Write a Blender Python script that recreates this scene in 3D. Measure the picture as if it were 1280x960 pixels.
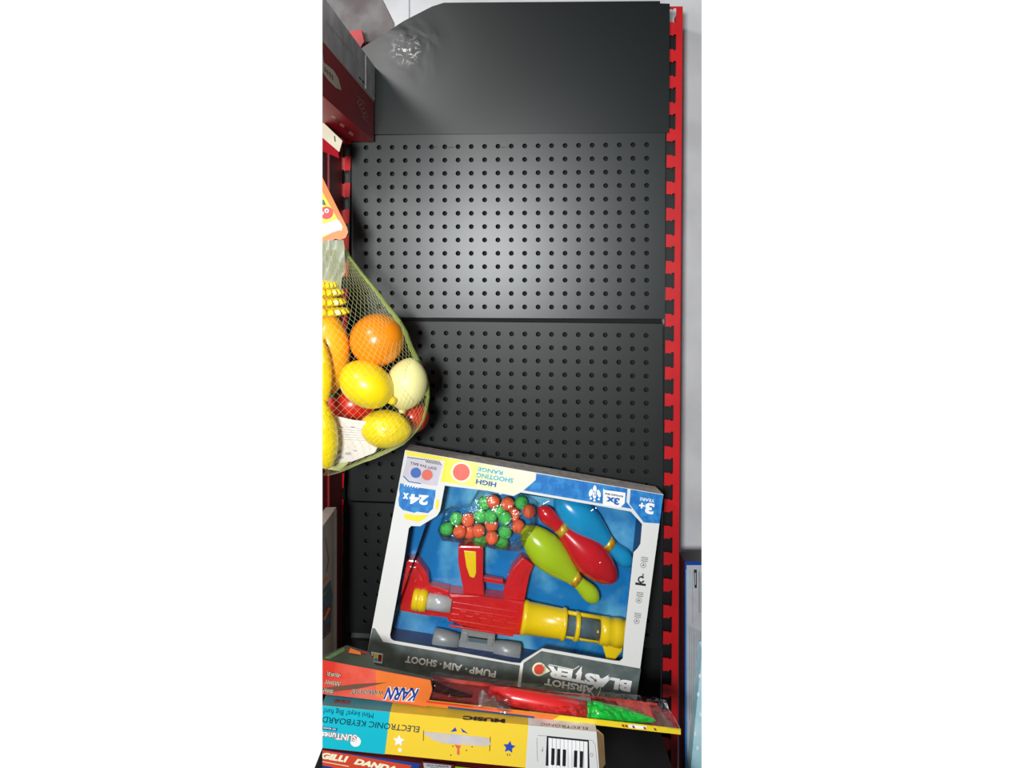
import bpy, bmesh, math, random
from mathutils import Vector, Matrix
from mathutils.geometry import tessellate_polygon
random.seed(7)
SC = bpy.context.scene
for o in list(bpy.data.objects): bpy.data.objects.remove(o)
V = Vector

# ---------------------------------------------------------------- camera, world, lights, exposure
F, PY, ZC = 725.0, 330.0, 1.25
CAM = V((0, 0, ZC))
cd = bpy.data.cameras.new('camera'); co = bpy.data.objects.new('camera', cd)
SC.collection.objects.link(co); SC.camera = co
co.location = CAM; co.rotation_euler = (math.pi/2, 0, 0)
cd.sensor_width = 36.0; cd.lens = F/1280*36.0; cd.shift_y = (PY-480)/1280.0
cd.clip_start = 0.02; cd.clip_end = 50

SC.view_settings.view_transform = 'Standard'; SC.view_settings.look = 'None'
SC.view_settings.gamma = 1.0; SC.view_settings.use_curve_mapping = False
SC.view_settings.exposure = 0.0

w = bpy.data.worlds.new('world'); SC.world = w; w.use_nodes = True
nt = w.node_tree; nt.nodes.clear()
tc = nt.nodes.new('ShaderNodeTexCoord'); sp = nt.nodes.new('ShaderNodeSeparateXYZ')
mr = nt.nodes.new('ShaderNodeMapRange'); mr.inputs['From Min'].default_value = 0.22; mr.inputs['From Max'].default_value = 0.42
mx = nt.nodes.new('ShaderNodeMix'); mx.data_type = 'RGBA'
mx.inputs['A'].default_value = (0.08, 0.082, 0.085, 1); mx.inputs['B'].default_value = (1.02, 1.02, 1.02, 1)
bg = nt.nodes.new('ShaderNodeBackground'); wo = nt.nodes.new('ShaderNodeOutputWorld')
nt.links.new(tc.outputs['Generated'], sp.inputs[0]); nt.links.new(sp.outputs['Y'], mr.inputs['Value'])
nt.links.new(mr.outputs[0], mx.inputs['Factor']); nt.links.new(mx.outputs['Result'], bg.inputs['Color'])
nt.links.new(bg.outputs[0], wo.inputs['Surface'])

def area(name, loc, target, sx, sy, power, color=(1, 1, 1)):
    l = bpy.data.lights.new(name, 'AREA'); l.shape = 'RECTANGLE'; l.size = sx; l.size_y = sy
    l.energy = power; l.color = color
    o = bpy.data.objects.new(name, l); SC.collection.objects.link(o); o.location = loc
    o.rotation_euler = (V(target)-V(loc)).to_track_quat('-Z', 'Y').to_euler()
    return o
area('ceiling_lamp', (-0.75, -0.15, 2.05), (0, 1.0, 1.0), 0.22, 0.22, 8.5, (1.0, 0.99, 0.97))
area('aisle_lamp', (-0.24, -0.40, 1.30), (-0.02, 1.1, 1.15), 0.18, 0.18, 21, (0.97, 1.0, 1.0))

# ---------------------------------------------------------------- measuring helpers
def ray(px, py): return V(((px-640)/F, 1, (PY-py)/F))
def at(px, py, D): return CAM + ray(px, py)*D
class Plane:
    """a real plane in the place; n points to the viewer's side"""
    def __init__(s, O, n, ex=None):
        s.O = V(O); s.n = V(n).normalized()
        if ex is None: ex = V((1, 0, 0))
        s.ex = (V(ex) - s.n*V(ex).dot(s.n)).normalized(); s.ey = s.n.cross(s.ex).normalized()
    def hit(s, px, py, w=0.0):
        r = ray(px, py); t = (s.O + s.n*w - CAM).dot(s.n)/r.dot(s.n)
        return CAM + r*t
    def H(s, pts, w=0.0): return [s.hit(p[0], p[1], w) for p in pts]
CROP = {'L': (ray(403, 400), -1), 'R': (ray(877, 400), 1)}

# ---------------------------------------------------------------- materials
MATS = {}
def srgb(c):
    return tuple(((x/255)/12.92 if x/255 <= 0.04045 else ((x/255+0.055)/1.055)**2.4) for x in c)
def mat(name, rgb, rough=0.5, metal=0.0, var=0.06, scale=40, bump=0.0, bscale=60, rgb2=None, spec=0.5, coat=0.0, sss=0, trans=0, thr=None):
    m = bpy.data.materials.new(name); m.use_nodes = True; n = m.node_tree; b = n.nodes['Principled BSDF']
    c = srgb(rgb)
    t = n.nodes.new('ShaderNodeTexCoord'); z = n.nodes.new('ShaderNodeTexNoise')
    z.inputs['Scale'].default_value = scale; z.inputs['Detail'].default_value = 4
    n.links.new(t.outputs['Object'], z.inputs['Vector'])
    r = n.nodes.new('ShaderNodeValToRGB')
    if rgb2 is None:
        a = tuple(max(0, x*(1-var)) for x in c); d = tuple(min(1, x*(1+var)) for x in c)
        e0, e1 = 0.35, 0.65
    else:
        a, d = c, srgb(rgb2); e0, e1 = thr or (0.42, 0.62)
    r.color_ramp.elements[0].position = e0; r.color_ramp.elements[1].position = e1
    r.color_ramp.elements[0].color = (*a, 1); r.color_ramp.elements[1].color = (*d, 1)
    n.links.new(z.outputs['Fac'], r.inputs['Fac']); n.links.new(r.outputs['Color'], b.inputs['Base Color'])
    b.inputs['Roughness'].default_value = rough; b.inputs['Metallic'].default_value = metal
    b.inputs['Specular IOR Level'].default_value = spec
    if coat: b.inputs['Coat Weight'].default_value = coat; b.inputs['Coat Roughness'].default_value = 0.08
    if bump:
        z2 = n.nodes.new('ShaderNodeTexNoise'); z2.inputs['Scale'].default_value = bscale
        bp = n.nodes.new('ShaderNodeBump'); bp.inputs['Strength'].default_value = bump; bp.inputs['Distance'].default_value = 0.002
        n.links.new(t.outputs['Object'], z2.inputs['Vector']); n.links.new(z2.outputs['Fac'], bp.inputs['Height'])
        n.links.new(bp.outputs[0], b.inputs['Normal'])
    MATS[name] = m; return m
def film(name, rough, lo, hi, bscale, bump, tint=(1, 1, 1)):
    """clear plastic film: mostly see-through, glossy by fresnel, crinkled"""
    m = bpy.data.materials.new(name); m.use_nodes = True; n = m.node_tree; n.nodes.clear()
    out = n.nodes.new('ShaderNodeOutputMaterial'); tr = n.nodes.new('ShaderNodeBsdfTransparent'); tr.inputs[0].default_value = (*tint, 1)
    gl = n.nodes.new('ShaderNodeBsdfGlossy'); gl.inputs['Roughness'].default_value = rough
    mix = n.nodes.new('ShaderNodeMixShader'); lw = n.nodes.new('ShaderNodeLayerWeight'); lw.inputs['Blend'].default_value = 0.25
    mp = n.nodes.new('ShaderNodeMapRange'); mp.inputs['To Min'].default_value = lo; mp.inputs['To Max'].default_value = hi
    t = n.nodes.new('ShaderNodeTexCoord'); z = n.nodes.new('ShaderNodeTexNoise'); z.inputs['Scale'].default_value = bscale; z.inputs['Detail'].default_value = 3
    z.inputs['Distortion'].default_value = 1.2
    bp = n.nodes.new('ShaderNodeBump'); bp.inputs['Strength'].default_value = bump; bp.inputs['Distance'].default_value = 0.01
    L = n.links.new
    L(t.outputs['Object'], z.inputs['Vector']); L(z.outputs['Fac'], bp.inputs['Height']); L(bp.outputs[0], gl.inputs['Normal'])
    L(bp.outputs[0], lw.inputs['Normal']); L(lw.outputs['Fresnel'], mp.inputs['Value']); L(mp.outputs[0], mix.inputs['Fac'])
    L(tr.outputs[0], mix.inputs[1]); L(gl.outputs[0], mix.inputs[2]); L(mix.outputs[0], out.inputs['Surface'])
    MATS[name] = m; return m

mat('panel_metal', (13, 21, 21), 0.41, 0.0, 0.05, 30, 0.02, 30, spec=1.0); MATS['panel_metal'].node_tree.nodes['Principled BSDF'].inputs['IOR'].default_value = 1.43
mat('panel_weak_glow', (17, 20, 21), 0.5, 0.0, 0.05, 30, 0.02, 30, spec=0.5)  # weaker glow on the lower panels is put into this duller finish
mat('panel_back', (9, 9, 10), 0.8)
mat('red_metal', (196, 18, 26), 0.42, 0, 0.06, 25, 0.05, 80)
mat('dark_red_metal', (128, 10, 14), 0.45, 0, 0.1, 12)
mat('black', (12, 12, 13), 0.5)
mat('base_black', (8, 8, 9), 0.5, 0, 0.1, 30, spec=0.25)
mat('plaster', (198, 198, 201), 0.9, 0, 0.05, 9, 0.3, 40, rgb2=(220, 220, 222), thr=(0.35, 0.7))
mat('brown_plaster', (108, 97, 97), 0.8, 0, 0.1, 14, 0.2, 30, rgb2=(150, 152, 150), thr=(0.4, 0.75))
mat('concrete', (120, 118, 115), 0.9)
mat('white_card', (226, 225, 223), 0.45, 0, 0.015, 8, 0.03, 20)
mat('cream', (250, 246, 214), 0.45, 0, 0.01)
mat('yellow', (245, 214, 44), 0.42, 0, 0.02)
for i, c in enumerate([(244, 226, 50), (246, 230, 84), (248, 235, 130), (249, 240, 175), (250, 244, 205)]): mat('yellow_tint%d' % i, c, 0.45, 0, 0.01)
mat('lavender', (206, 200, 212), 0.45)
mat('blue_print', (24, 112, 190), 0.42, 0, 0.05, 90, rgb2=(48, 140, 208))
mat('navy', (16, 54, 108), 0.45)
mat('red_ball_print', (232, 108, 92), 0.45); mat('blue_ball_print', (50, 100, 180), 0.45)
mat('light_blue_ink', (62, 178, 216), 0.45); mat('blue_ink', (30, 100, 176), 0.45)
mat('dark_ink', (30, 32, 36), 0.5); mat('grey_ink', (128, 130, 132), 0.5)
mat('charcoal_print', (88, 98, 98), 0.42, 0, 0.05, 60, rgb2=(102, 112, 111))
mat('white_ink', (250, 251, 251), 0.45)
mat('kraft', (176, 140, 96), 0.8, 0, 0.08, 60)
mat('board_edge', (196, 188, 182), 0.6, 0, 0.2, 90)
mat('tray_blue', (18, 120, 190), 0.25, 0, 0.1, 11, 0.5, 14, rgb2=(110, 190, 224), thr=(0.46, 0.66))  # light cyan patches paint highlights into the blue
mat('gun_red', (205, 26, 32), 0.28, 0, 0.05, 30, 0.15, 90, coat=0.4)
mat('gun_yellow', (240, 206, 20), 0.3, 0, 0.04, 30, coat=0.3)
mat('gun_grey', (140, 146, 150), 0.35, 0.1, 0.05, 30)
mat('chrome', (200, 202, 206), 0.22, 0.25, 0.03)
mat('smoke_tube', (84, 104, 116), 0.2)
mat('pin_green', (170, 200, 30), 0.22, 0, 0.04, 20, coat=0.5)
mat('pin_red', (200, 22, 34), 0.22, 0, 0.04, 20, coat=0.5)
mat('pin_blue', (16, 146, 200), 0.22, 0, 0.04, 20, coat=0.5)
mat('gold_band', (214, 178, 44), 0.35, 0.2, 0.3, 120, rgb2=(180, 110, 30))
mat('foam_orange', (250, 108, 58), 0.8, 0, 0.04, 200); mat('foam_green', (76, 204, 92), 0.8, 0, 0.04, 200)
mat('karn_red', (216, 56, 42), 0.4, 0, 0.2, 14, rgb2=(236, 104, 84)); mat('karn_orange', (234, 120, 50), 0.4, 0, 0.1, 14)
mat('olive_print', (66, 72, 58), 0.45, 0, 0.2, 30); mat('green_print', (96, 124, 76), 0.45, 0, 0.2, 90)
mat('dark_red_print', (142, 38, 38), 0.45, 0, 0.2, 30)
mat('brown_print', (112, 80, 62), 0.45)
mat('karn_blue', (40, 66, 150), 0.4)
mat('dark_brown_plastic', (50, 20, 18), 0.2, 0, 0.1, 20, coat=0.5)
mat('spear_red', (222, 40, 42), 0.3, 0, 0.05, 30, coat=0.3); mat('spear_green', (14, 200, 60), 0.3, 0, 0.05, 30, coat=0.3)
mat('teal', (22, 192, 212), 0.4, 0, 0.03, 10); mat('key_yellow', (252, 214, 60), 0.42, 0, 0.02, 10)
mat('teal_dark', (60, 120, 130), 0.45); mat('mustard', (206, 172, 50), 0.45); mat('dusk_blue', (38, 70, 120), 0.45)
mat('star_blue', (44, 80, 184), 0.45); mat('handle_grey', (214, 204, 196), 0.3)
mat('outline_red', (190, 70, 50), 0.45); mat('ink_teal', (10, 66, 84), 0.45)
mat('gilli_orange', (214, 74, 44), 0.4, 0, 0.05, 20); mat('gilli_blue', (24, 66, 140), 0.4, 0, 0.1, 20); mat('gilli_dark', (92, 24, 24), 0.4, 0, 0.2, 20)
mat('gilli_green', (140, 180, 30), 0.4)
mat('maroon_card', (170, 12, 30), 0.4, 0, 0.08, 12); mat('grey_print', (196, 190, 190), 0.4, 0.0, 0.2, 30, rgb2=(222, 218, 216))
mat('pinkish_ink', (210, 150, 140), 0.45); mat('cream_ink', (224, 214, 190), 0.45)
mat('box_blue', (18, 62, 150), 0.35, 0, 0.05, 20); mat('label_grey', (176, 178, 184), 0.5)
mat('light_cyan', (176, 228, 242), 0.35, 0, 0.08, 30, rgb2=(206, 238, 248))
mat('fruit_orange', (252, 146, 14), 0.3, 0, 0.02, 60, 0.05, 200, coat=0.3)
mat('fruit_yellow', (250, 216, 14), 0.34, 0, 0.03, 60, 0.0, 90, coat=0.2)
mat('fruit_lemon', (246, 216, 16), 0.34, 0, 0.03, 60, 1.0, 130, coat=0.2)
mat('fruit_amber', (246, 178, 18), 0.3, 0, 0.05, 30, 0.15, 60, coat=0.3)
mat('fruit_cream', (240, 232, 160), 0.4, 0, 0.02)
mat('fruit_red', (214, 34, 22), 0.3, 0, 0.04, coat=0.3); mat('fruit_green', (22, 96, 52), 0.4)
mat('net_green', (176, 200, 96), 0.45, 0, 0.1); mat('net_white', (206, 206, 140), 0.45)
mat('tag_orange', (238, 120, 44), 0.35); mat('tag_yellow', (248, 216, 40), 0.35); mat('tag_red', (214, 50, 58), 0.35)
mat('paper', (238, 228, 222), 0.6, 0, 0.03, 30, 0.3, 60); mat('leaflet_green', (196, 202, 130), 0.5, 0, 0.06, 20)
mat('carton', (168, 152, 140), 0.5, 0, 0.05, 10); mat('carton_light', (190, 182, 172), 0.5)
film('window_film', 0.06, 0.04, 0.85, 20, 0.5)
film('wrap_film', 0.12, 0.04, 0.6, 34, 0.8)
film('crease_film', 0.1, 0.3, 0.95, 70, 0.8)
film('pouch_film', 0.15, 0.08, 0.7, 50, 0.8)
# cloudy polythene
m = mat('cloudy_plastic', (170, 176, 150), 0.4, 0, 0.1, 30, 0.4, 60); m.node_tree.nodes['Principled BSDF'].inputs['Alpha'].default_value = 0.75

# dented, scratched finish of the blank top panel
def dent_material():
    m = mat('dented_panel', (12, 19, 19), 0.40, 0.0, 0.05, 30, spec=0.8); n = m.node_tree; b = n.nodes['Principled BSDF']; L = n.links.new; b.inputs['IOR'].default_value = 1.42
    t = n.nodes.new('ShaderNodeTexCoord')
    def blob(p, r):
        d = n.nodes.new('ShaderNodeVectorMath'); d.operation = 'DISTANCE'; d.inputs[1].default_value = p
        L(t.outputs['Object'], d.inputs[0]); k = n.nodes.new('ShaderNodeMapRange')
        k.interpolation_type = 'SMOOTHSTEP'; k.inputs['From Min'].default_value = r; k.inputs['From Max'].default_value = r*0.1
        L(d.outputs['Value'], k.inputs['Value']); return k.outputs[0]
    c = DENT
    a1 = blob(c, 0.09); a2 = blob(c, 0.036)
    z = n.nodes.new('ShaderNodeTexNoise'); z.inputs['Scale'].default_value = 17; z.inputs['Detail'].default_value = 2; z.inputs['Distortion'].default_value = 0.6
    L(t.outputs['Object'], z.inputs['Vector'])
    mu = n.nodes.new('ShaderNodeMath'); mu.operation = 'MULTIPLY'; L(z.outputs['Fac'], mu.inputs[0]); L(a1, mu.inputs[1])
    bp = n.nodes.new('ShaderNodeBump'); bp.inputs['Strength'].default_value = 0.35; bp.inputs['Distance'].default_value = 0.008
    L(mu.outputs[0], bp.inputs['Height']); L(bp.outputs[0], b.inputs['Normal'])
    z2 = n.nodes.new('ShaderNodeTexNoise'); z2.inputs['Scale'].default_value = 60; z2.inputs['Detail'].default_value = 2; z2.inputs['Distortion'].default_value = 2
    L(t.outputs['Object'], z2.inputs['Vector'])
    k = n.nodes.new('ShaderNodeMapRange'); k.inputs['From Min'].default_value = 0.55; k.inputs['From Max'].default_value = 0.60
    L(z2.outputs['Fac'], k.inputs['Value']); mu2 = n.nodes.new('ShaderNodeMath'); mu2.operation = 'MULTIPLY'; L(k.outputs[0], mu2.inputs[0]); L(a2, mu2.inputs[1])
    mixc = n.nodes.new('ShaderNodeMix'); mixc.data_type = 'RGBA'; mixc.inputs['B'].default_value = (0.55, 0.55, 0.52, 1)
    src = b.inputs['Base Color'].links[0].from_socket; L(src, mixc.inputs['A']); L(mu2.outputs[0], mixc.inputs['Factor']); L(mixc.outputs['Result'], b.inputs['Base Color'])

# ---------------------------------------------------------------- mesh builder
_textcache = {}
def text_mesh(s, bold=0.0, shear=0.0):
    key = (s, bold, shear)
    if key in _textcache: return _textcache[key]
    cu = bpy.data.curves.new('t', 'FONT'); cu.body = s; cu.size = 1; cu.offset = bold; cu.shear = shear; cu.resolution_u = 3
    ob = bpy.data.objects.new('t', cu); SC.collection.objects.link(ob)
    dg = bpy.context.evaluated_depsgraph_get(); dg.update()
    me = bpy.data.meshes.new_from_object(ob.evaluated_get(dg))
    vs = [v.co.copy() for v in me.vertices]; fs = [tuple(p.vertices) for p in me.polygons]
    bpy.data.objects.remove(ob); bpy.data.curves.remove(cu); bpy.data.meshes.remove(me)
    x0 = min(v.x for v in vs); x1 = max(v.x for v in vs); y1 = max(v.y for v in vs); y0 = min(v.y for v in vs)
    if not any(c in s for c in 'gyjpq,'): pass
    else: y0 = 0; 
    vs = [V(((v.x-x0)/(x1-x0), (v.y-y0)/(y1-y0))) for v in vs]
    _textcache[key] = (vs, fs); return vs, fs

class MB:
    def __init__(s): s.bm = bmesh.new(); s.ms = []; s.smooth = False
    def mi(s, m):
        if m not in s.ms: s.ms.append(m)
        return s.ms.index(m)
    def face(s, pts, m):
        vs = [s.bm.verts.new(p) for p in pts]
        f = s.bm.faces.new(vs); f.material_index = s.mi(m); return f
    def poly_h(s, outer, holes, m):
        al = list(outer) + [p for h in holes for p in h]
        vs = [s.bm.verts.new(p) for p in al]
        for t in tessellate_polygon([outer] + holes):
            try: f = s.bm.faces.new([vs[i] for i in t]); f.material_index = s.mi(m)
            except ValueError: pass
    def prism(s, pts, vec, m, m_side=None, bevel=0.0):
        """closed outline pts pushed along vec"""
        vec = V(vec); n = len(pts)
        a = [s.bm.verts.new(p) for p in pts]; b = [s.bm.verts.new(V(p)+vec) for p in pts]
        k = s.mi(m); ks = s.mi(m_side or m)
        f0 = s.bm.faces.new(a); f1 = s.bm.faces.new(b[::-1]); f0.material_index = k; f1.material_index = k
        for i in range(n):
            f = s.bm.faces.new((a[i], b[i], b[(i+1) % n], a[(i+1) % n])); f.material_index = ks
        if bevel:
            es = list(f0.edges)
            bmesh.ops.bevel(s.bm, geom=es, offset=bevel, segments=2, affect='EDGES', profile=0.6)
    def obb(s, O, a, b, c, m, mats=None):
        O, a, b, c = V(O), V(a), V(b), V(c)
        p = [O, O+a, O+a+b, O+b, O+c, O+a+c, O+a+b+c, O+b+c]
        vs = [s.bm.verts.new(q) for q in p]
        F_ = [(0, 1, 2, 3), (4, 7, 6, 5), (0, 4, 5, 1), (3, 2, 6, 7), (0, 3, 7, 4), (1, 5, 6, 2)]
        for i, f in enumerate(F_):
            q = s.bm.faces.new([vs[j] for j in f]); q.material_index = s.mi((mats or {}).get(i, m))
    def lathe(s, A, B, prof, m, seg=24, flat=1.0, nflat=None, mats=None):
        """prof: (t along A->B, radius, [material])"""
        A, B = V(A), V(B); ax = (B-A).normalized()
        if nflat is None: nflat = V((0, -1, 0))
        w = (V(nflat)-ax*ax.dot(V(nflat))).normalized(); u = ax.cross(w)
        rings = []
        for pr in prof:
            c = A+(B-A)*pr[0]
            rings.append([s.bm.verts.new(c+(u*math.cos(2*math.pi*k/seg)+w*flat*math.sin(2*math.pi*k/seg))*max(pr[1], 1e-5)) for k in range(seg)])
        for i in range(len(rings)-1):
            mm = prof[i][2] if len(prof[i]) > 2 else m
            for k in range(seg):
                f = s.bm.faces.new((rings[i][k], rings[i][(k+1) % seg], rings[i+1][(k+1) % seg], rings[i+1][k])); f.material_index = s.mi(mm); f.smooth = True
        for r in (rings[0][::-1], rings[-1]):
            f = s.bm.faces.new(r); f.material_index = s.mi(m)
    def ellipsoid(s, c, ax, m, tip=0, seg=28, ring=18, bumpf=None):
        """ax: three axis vectors; tip>0 makes pointed ends along ax[0]"""
        c = V(c); a, b, d = [V(x) for x in ax]; rows = []
        for i in range(ring+1):
            ph = math.pi*i/ring; x = math.cos(ph); r = math.sin(ph)
            if tip:
                x2 = x*(1+tip*abs(x)**8); r *= 1-0.12*abs(x)**3
            else: x2 = x
            row = []
            for k in range(seg):
                th = 2*math.pi*k/seg; f = 1 if bumpf is None else bumpf(ph, th)
                row.append(s.bm.verts.new(c+a*x2*f+(b*math.cos(th)+d*math.sin(th))*max(r, 1e-4)*f))
            rows.append(row)
        for i in range(ring):
            for k in range(seg):
                f = s.bm.faces.new((rows[i][k], rows[i][(k+1) % seg], rows[i+1][(k+1) % seg], rows[i+1][k])); f.smooth = True; f.material_index = s.mi(m)
    def tube(s, pts, r, m, seg=8):
        pts = [V(p) for p in pts]; rings = []
        for i, p in enumerate(pts):
            d = (pts[min(i+1, len(pts)-1)]-pts[max(i-1, 0)]).normalized()
            u = d.orthogonal().normalized() if i == 0 else (pu - d*pu.dot(d)).normalized()
            pu = u; v = d.cross(u); rr = r[i] if isinstance(r, (list, tuple)) else r
            rings.append([s.bm.verts.new(p+(u*math.cos(2*math.pi*k/seg)+v*math.sin(2*math.pi*k/seg))*rr) for k in range(seg)])
        for i in range(len(rings)-1):
            for k in range(seg):
                f = s.bm.faces.new((rings[i][k], rings[i][(k+1) % seg], rings[i+1][(k+1) % seg], rings[i+1][k])); f.smooth = True; f.material_index = s.mi(m)
        for r_ in (rings[0][::-1], rings[-1]):
            f = s.bm.faces.new(r_); f.material_index = s.mi(m)
    # ---- print on a plane P (a Plane), measured where it lies
    def ink(s, P, pts, m, w=0.0003): s.face(P.H(pts, w), m)
    def disc(s, P, c, r, m, w=0.0003, seg=24, r2=None, rot=0):
        r2 = r2 or r; pts = []
        for k in range(seg):
            a = 2*math.pi*k/seg; x, y = r*math.cos(a), r2*math.sin(a)
            pts.append((c[0]+x*math.cos(rot)-y*math.sin(rot), c[1]+x*math.sin(rot)+y*math.cos(rot)))
        s.ink(P, pts, m, w)
    def ring(s, P, c, r, wd, m, w=0.0004, a0=0, a1=360, seg=20):
        for k in range(seg):
            A = math.radians(a0+(a1-a0)*k/seg); B = math.radians(a0+(a1-a0)*(k+1)/seg)
            s.ink(P, [(c[0]+(r+d)*math.cos(t), c[1]+(r+d)*math.sin(t)) for d, t in ((0, A), (wd, A), (wd, B), (0, B))], m, w)
    def star(s, P, c, r, m, w=0.0004, rot=0, n=5, ri=0.5):
        s.ink(P, [(c[0]+(r if k % 2 == 0 else r*ri)*math.sin(rot+math.pi*k/n), c[1]-(r if k % 2 == 0 else r*ri)*math.cos(rot+math.pi*k/n)) for k in range(2*n)], m, w)
    def line(s, P, a, b, wd, m, w=0.0004):
        d = V((b[0]-a[0], b[1]-a[1])); n = V((-d.y, d.x)).normalized()*wd/2
        s.ink(P, [(a[0]+n.x, a[1]+n.y), (b[0]+n.x, b[1]+n.y), (b[0]-n.x, b[1]-n.y), (a[0]-n.x, a[1]-n.y)], m, w)
    def text(s, P, t, A, B, C, m, w=0.0005, bold=0.0, shear=0.0, crop=None):
        """baseline runs from A to B, capitals reach from A up to C"""
        A, B, C = P.hit(*A, w), P.hit(*B, w), P.hit(*C, w)
        vs, fs = text_mesh(t, bold, shear)
        vv = [s.bm.verts.new(A+(B-A)*v.x+(C-A)*v.y) for v in vs]
        k = s.mi(m)
        for f in fs:
            try: q = s.bm.faces.new([vv[i] for i in f]); q.material_index = k
            except ValueError: pass
    def build(s, name, parent=None, crop='', base=None):
        for c in crop:
            d, sg = CROP[c]; n = V((d.y, -d.x, 0)).normalized()*sg      # points outwards
            r = bmesh.ops.bisect_plane(s.bm, geom=s.bm.verts[:]+s.bm.edges[:]+s.bm.faces[:], dist=1e-6, plane_co=CAM, plane_no=n, clear_outer=True)
            cut = [e for e in r['geom_cut'] if isinstance(e, bmesh.types.BMEdge) and len(e.link_faces) == 1]
            if cut:
                try: bmesh.ops.holes_fill(s.bm, edges=cut, sides=0)
                except Exception: pass
        loc = V(parent.matrix_world.translation) if parent else (V(base) if base else V((0, 0, 0)))
        if parent:
            p = parent; loc = V((0, 0, 0))
            while p: loc += p.location; p = p.parent
        me = bpy.data.meshes.new(name)
        bmesh.ops.translate(s.bm, verts=s.bm.verts[:], vec=-loc)
        bmesh.ops.recalc_face_normals(s.bm, faces=s.bm.faces[:])
        s.bm.to_mesh(me); s.bm.free()
        for m in s.ms: me.materials.append(MATS[m])
        o = bpy.data.objects.new(name, me); SC.collection.objects.link(o)
        if parent: o.parent = parent
        else: o.location = loc
        return o
def thing(name, label, cat, base, group=None):
    o = bpy.data.objects.new(name, None); SC.collection.objects.link(o); o.location = base; o.empty_display_size = 0.02
    o['label'] = label; o['category'] = cat
    if group: o['group'] = group
    return o
def tag(o, label, cat, group=None):
    o['label'] = label; o['category'] = cat
    if group: o['group'] = group
    return o

# ================================================================ SETTING
XE0, XE1 = (403-640)/F, (877-640)/F
DW = 1.15
b = MB(); b.obb((XE0*DW, DW, 0), ((XE1-XE0)*DW, 0, 0), (0, 0.06, 0), (0, 0, 2.3), 'plaster')
o = b.build('wall_back'); o['kind'] = 'structure'
b = MB(); b.obb((XE0*DW, -1.2, -0.05), ((XE1-XE0)*DW, 0, 0), (0, DW+1.2, 0), (0, 0, 0.05), 'concrete')
o = b.build('floor'); o['kind'] = 'structure'
# pier in the corner at the upper left, brownish face and paler return
b = MB(); W1 = Plane((0, DW-0.012, 0), (0, -1, 0))
b.prism(W1.H([(403, -60), (452, -60), (478, 0), (492, 28), (492, 110), (403, 110)]), (0, 0.012, 0), 'brown_plaster')
b.prism(W1.H([(452, -60), (511, -60), (511, 110), (492, 110), (492, 28), (478, 0)], -0.006), (0, 0.006, 0), 'plaster')
o = b.build('trim_1'); o['kind'] = 'structure'

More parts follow.
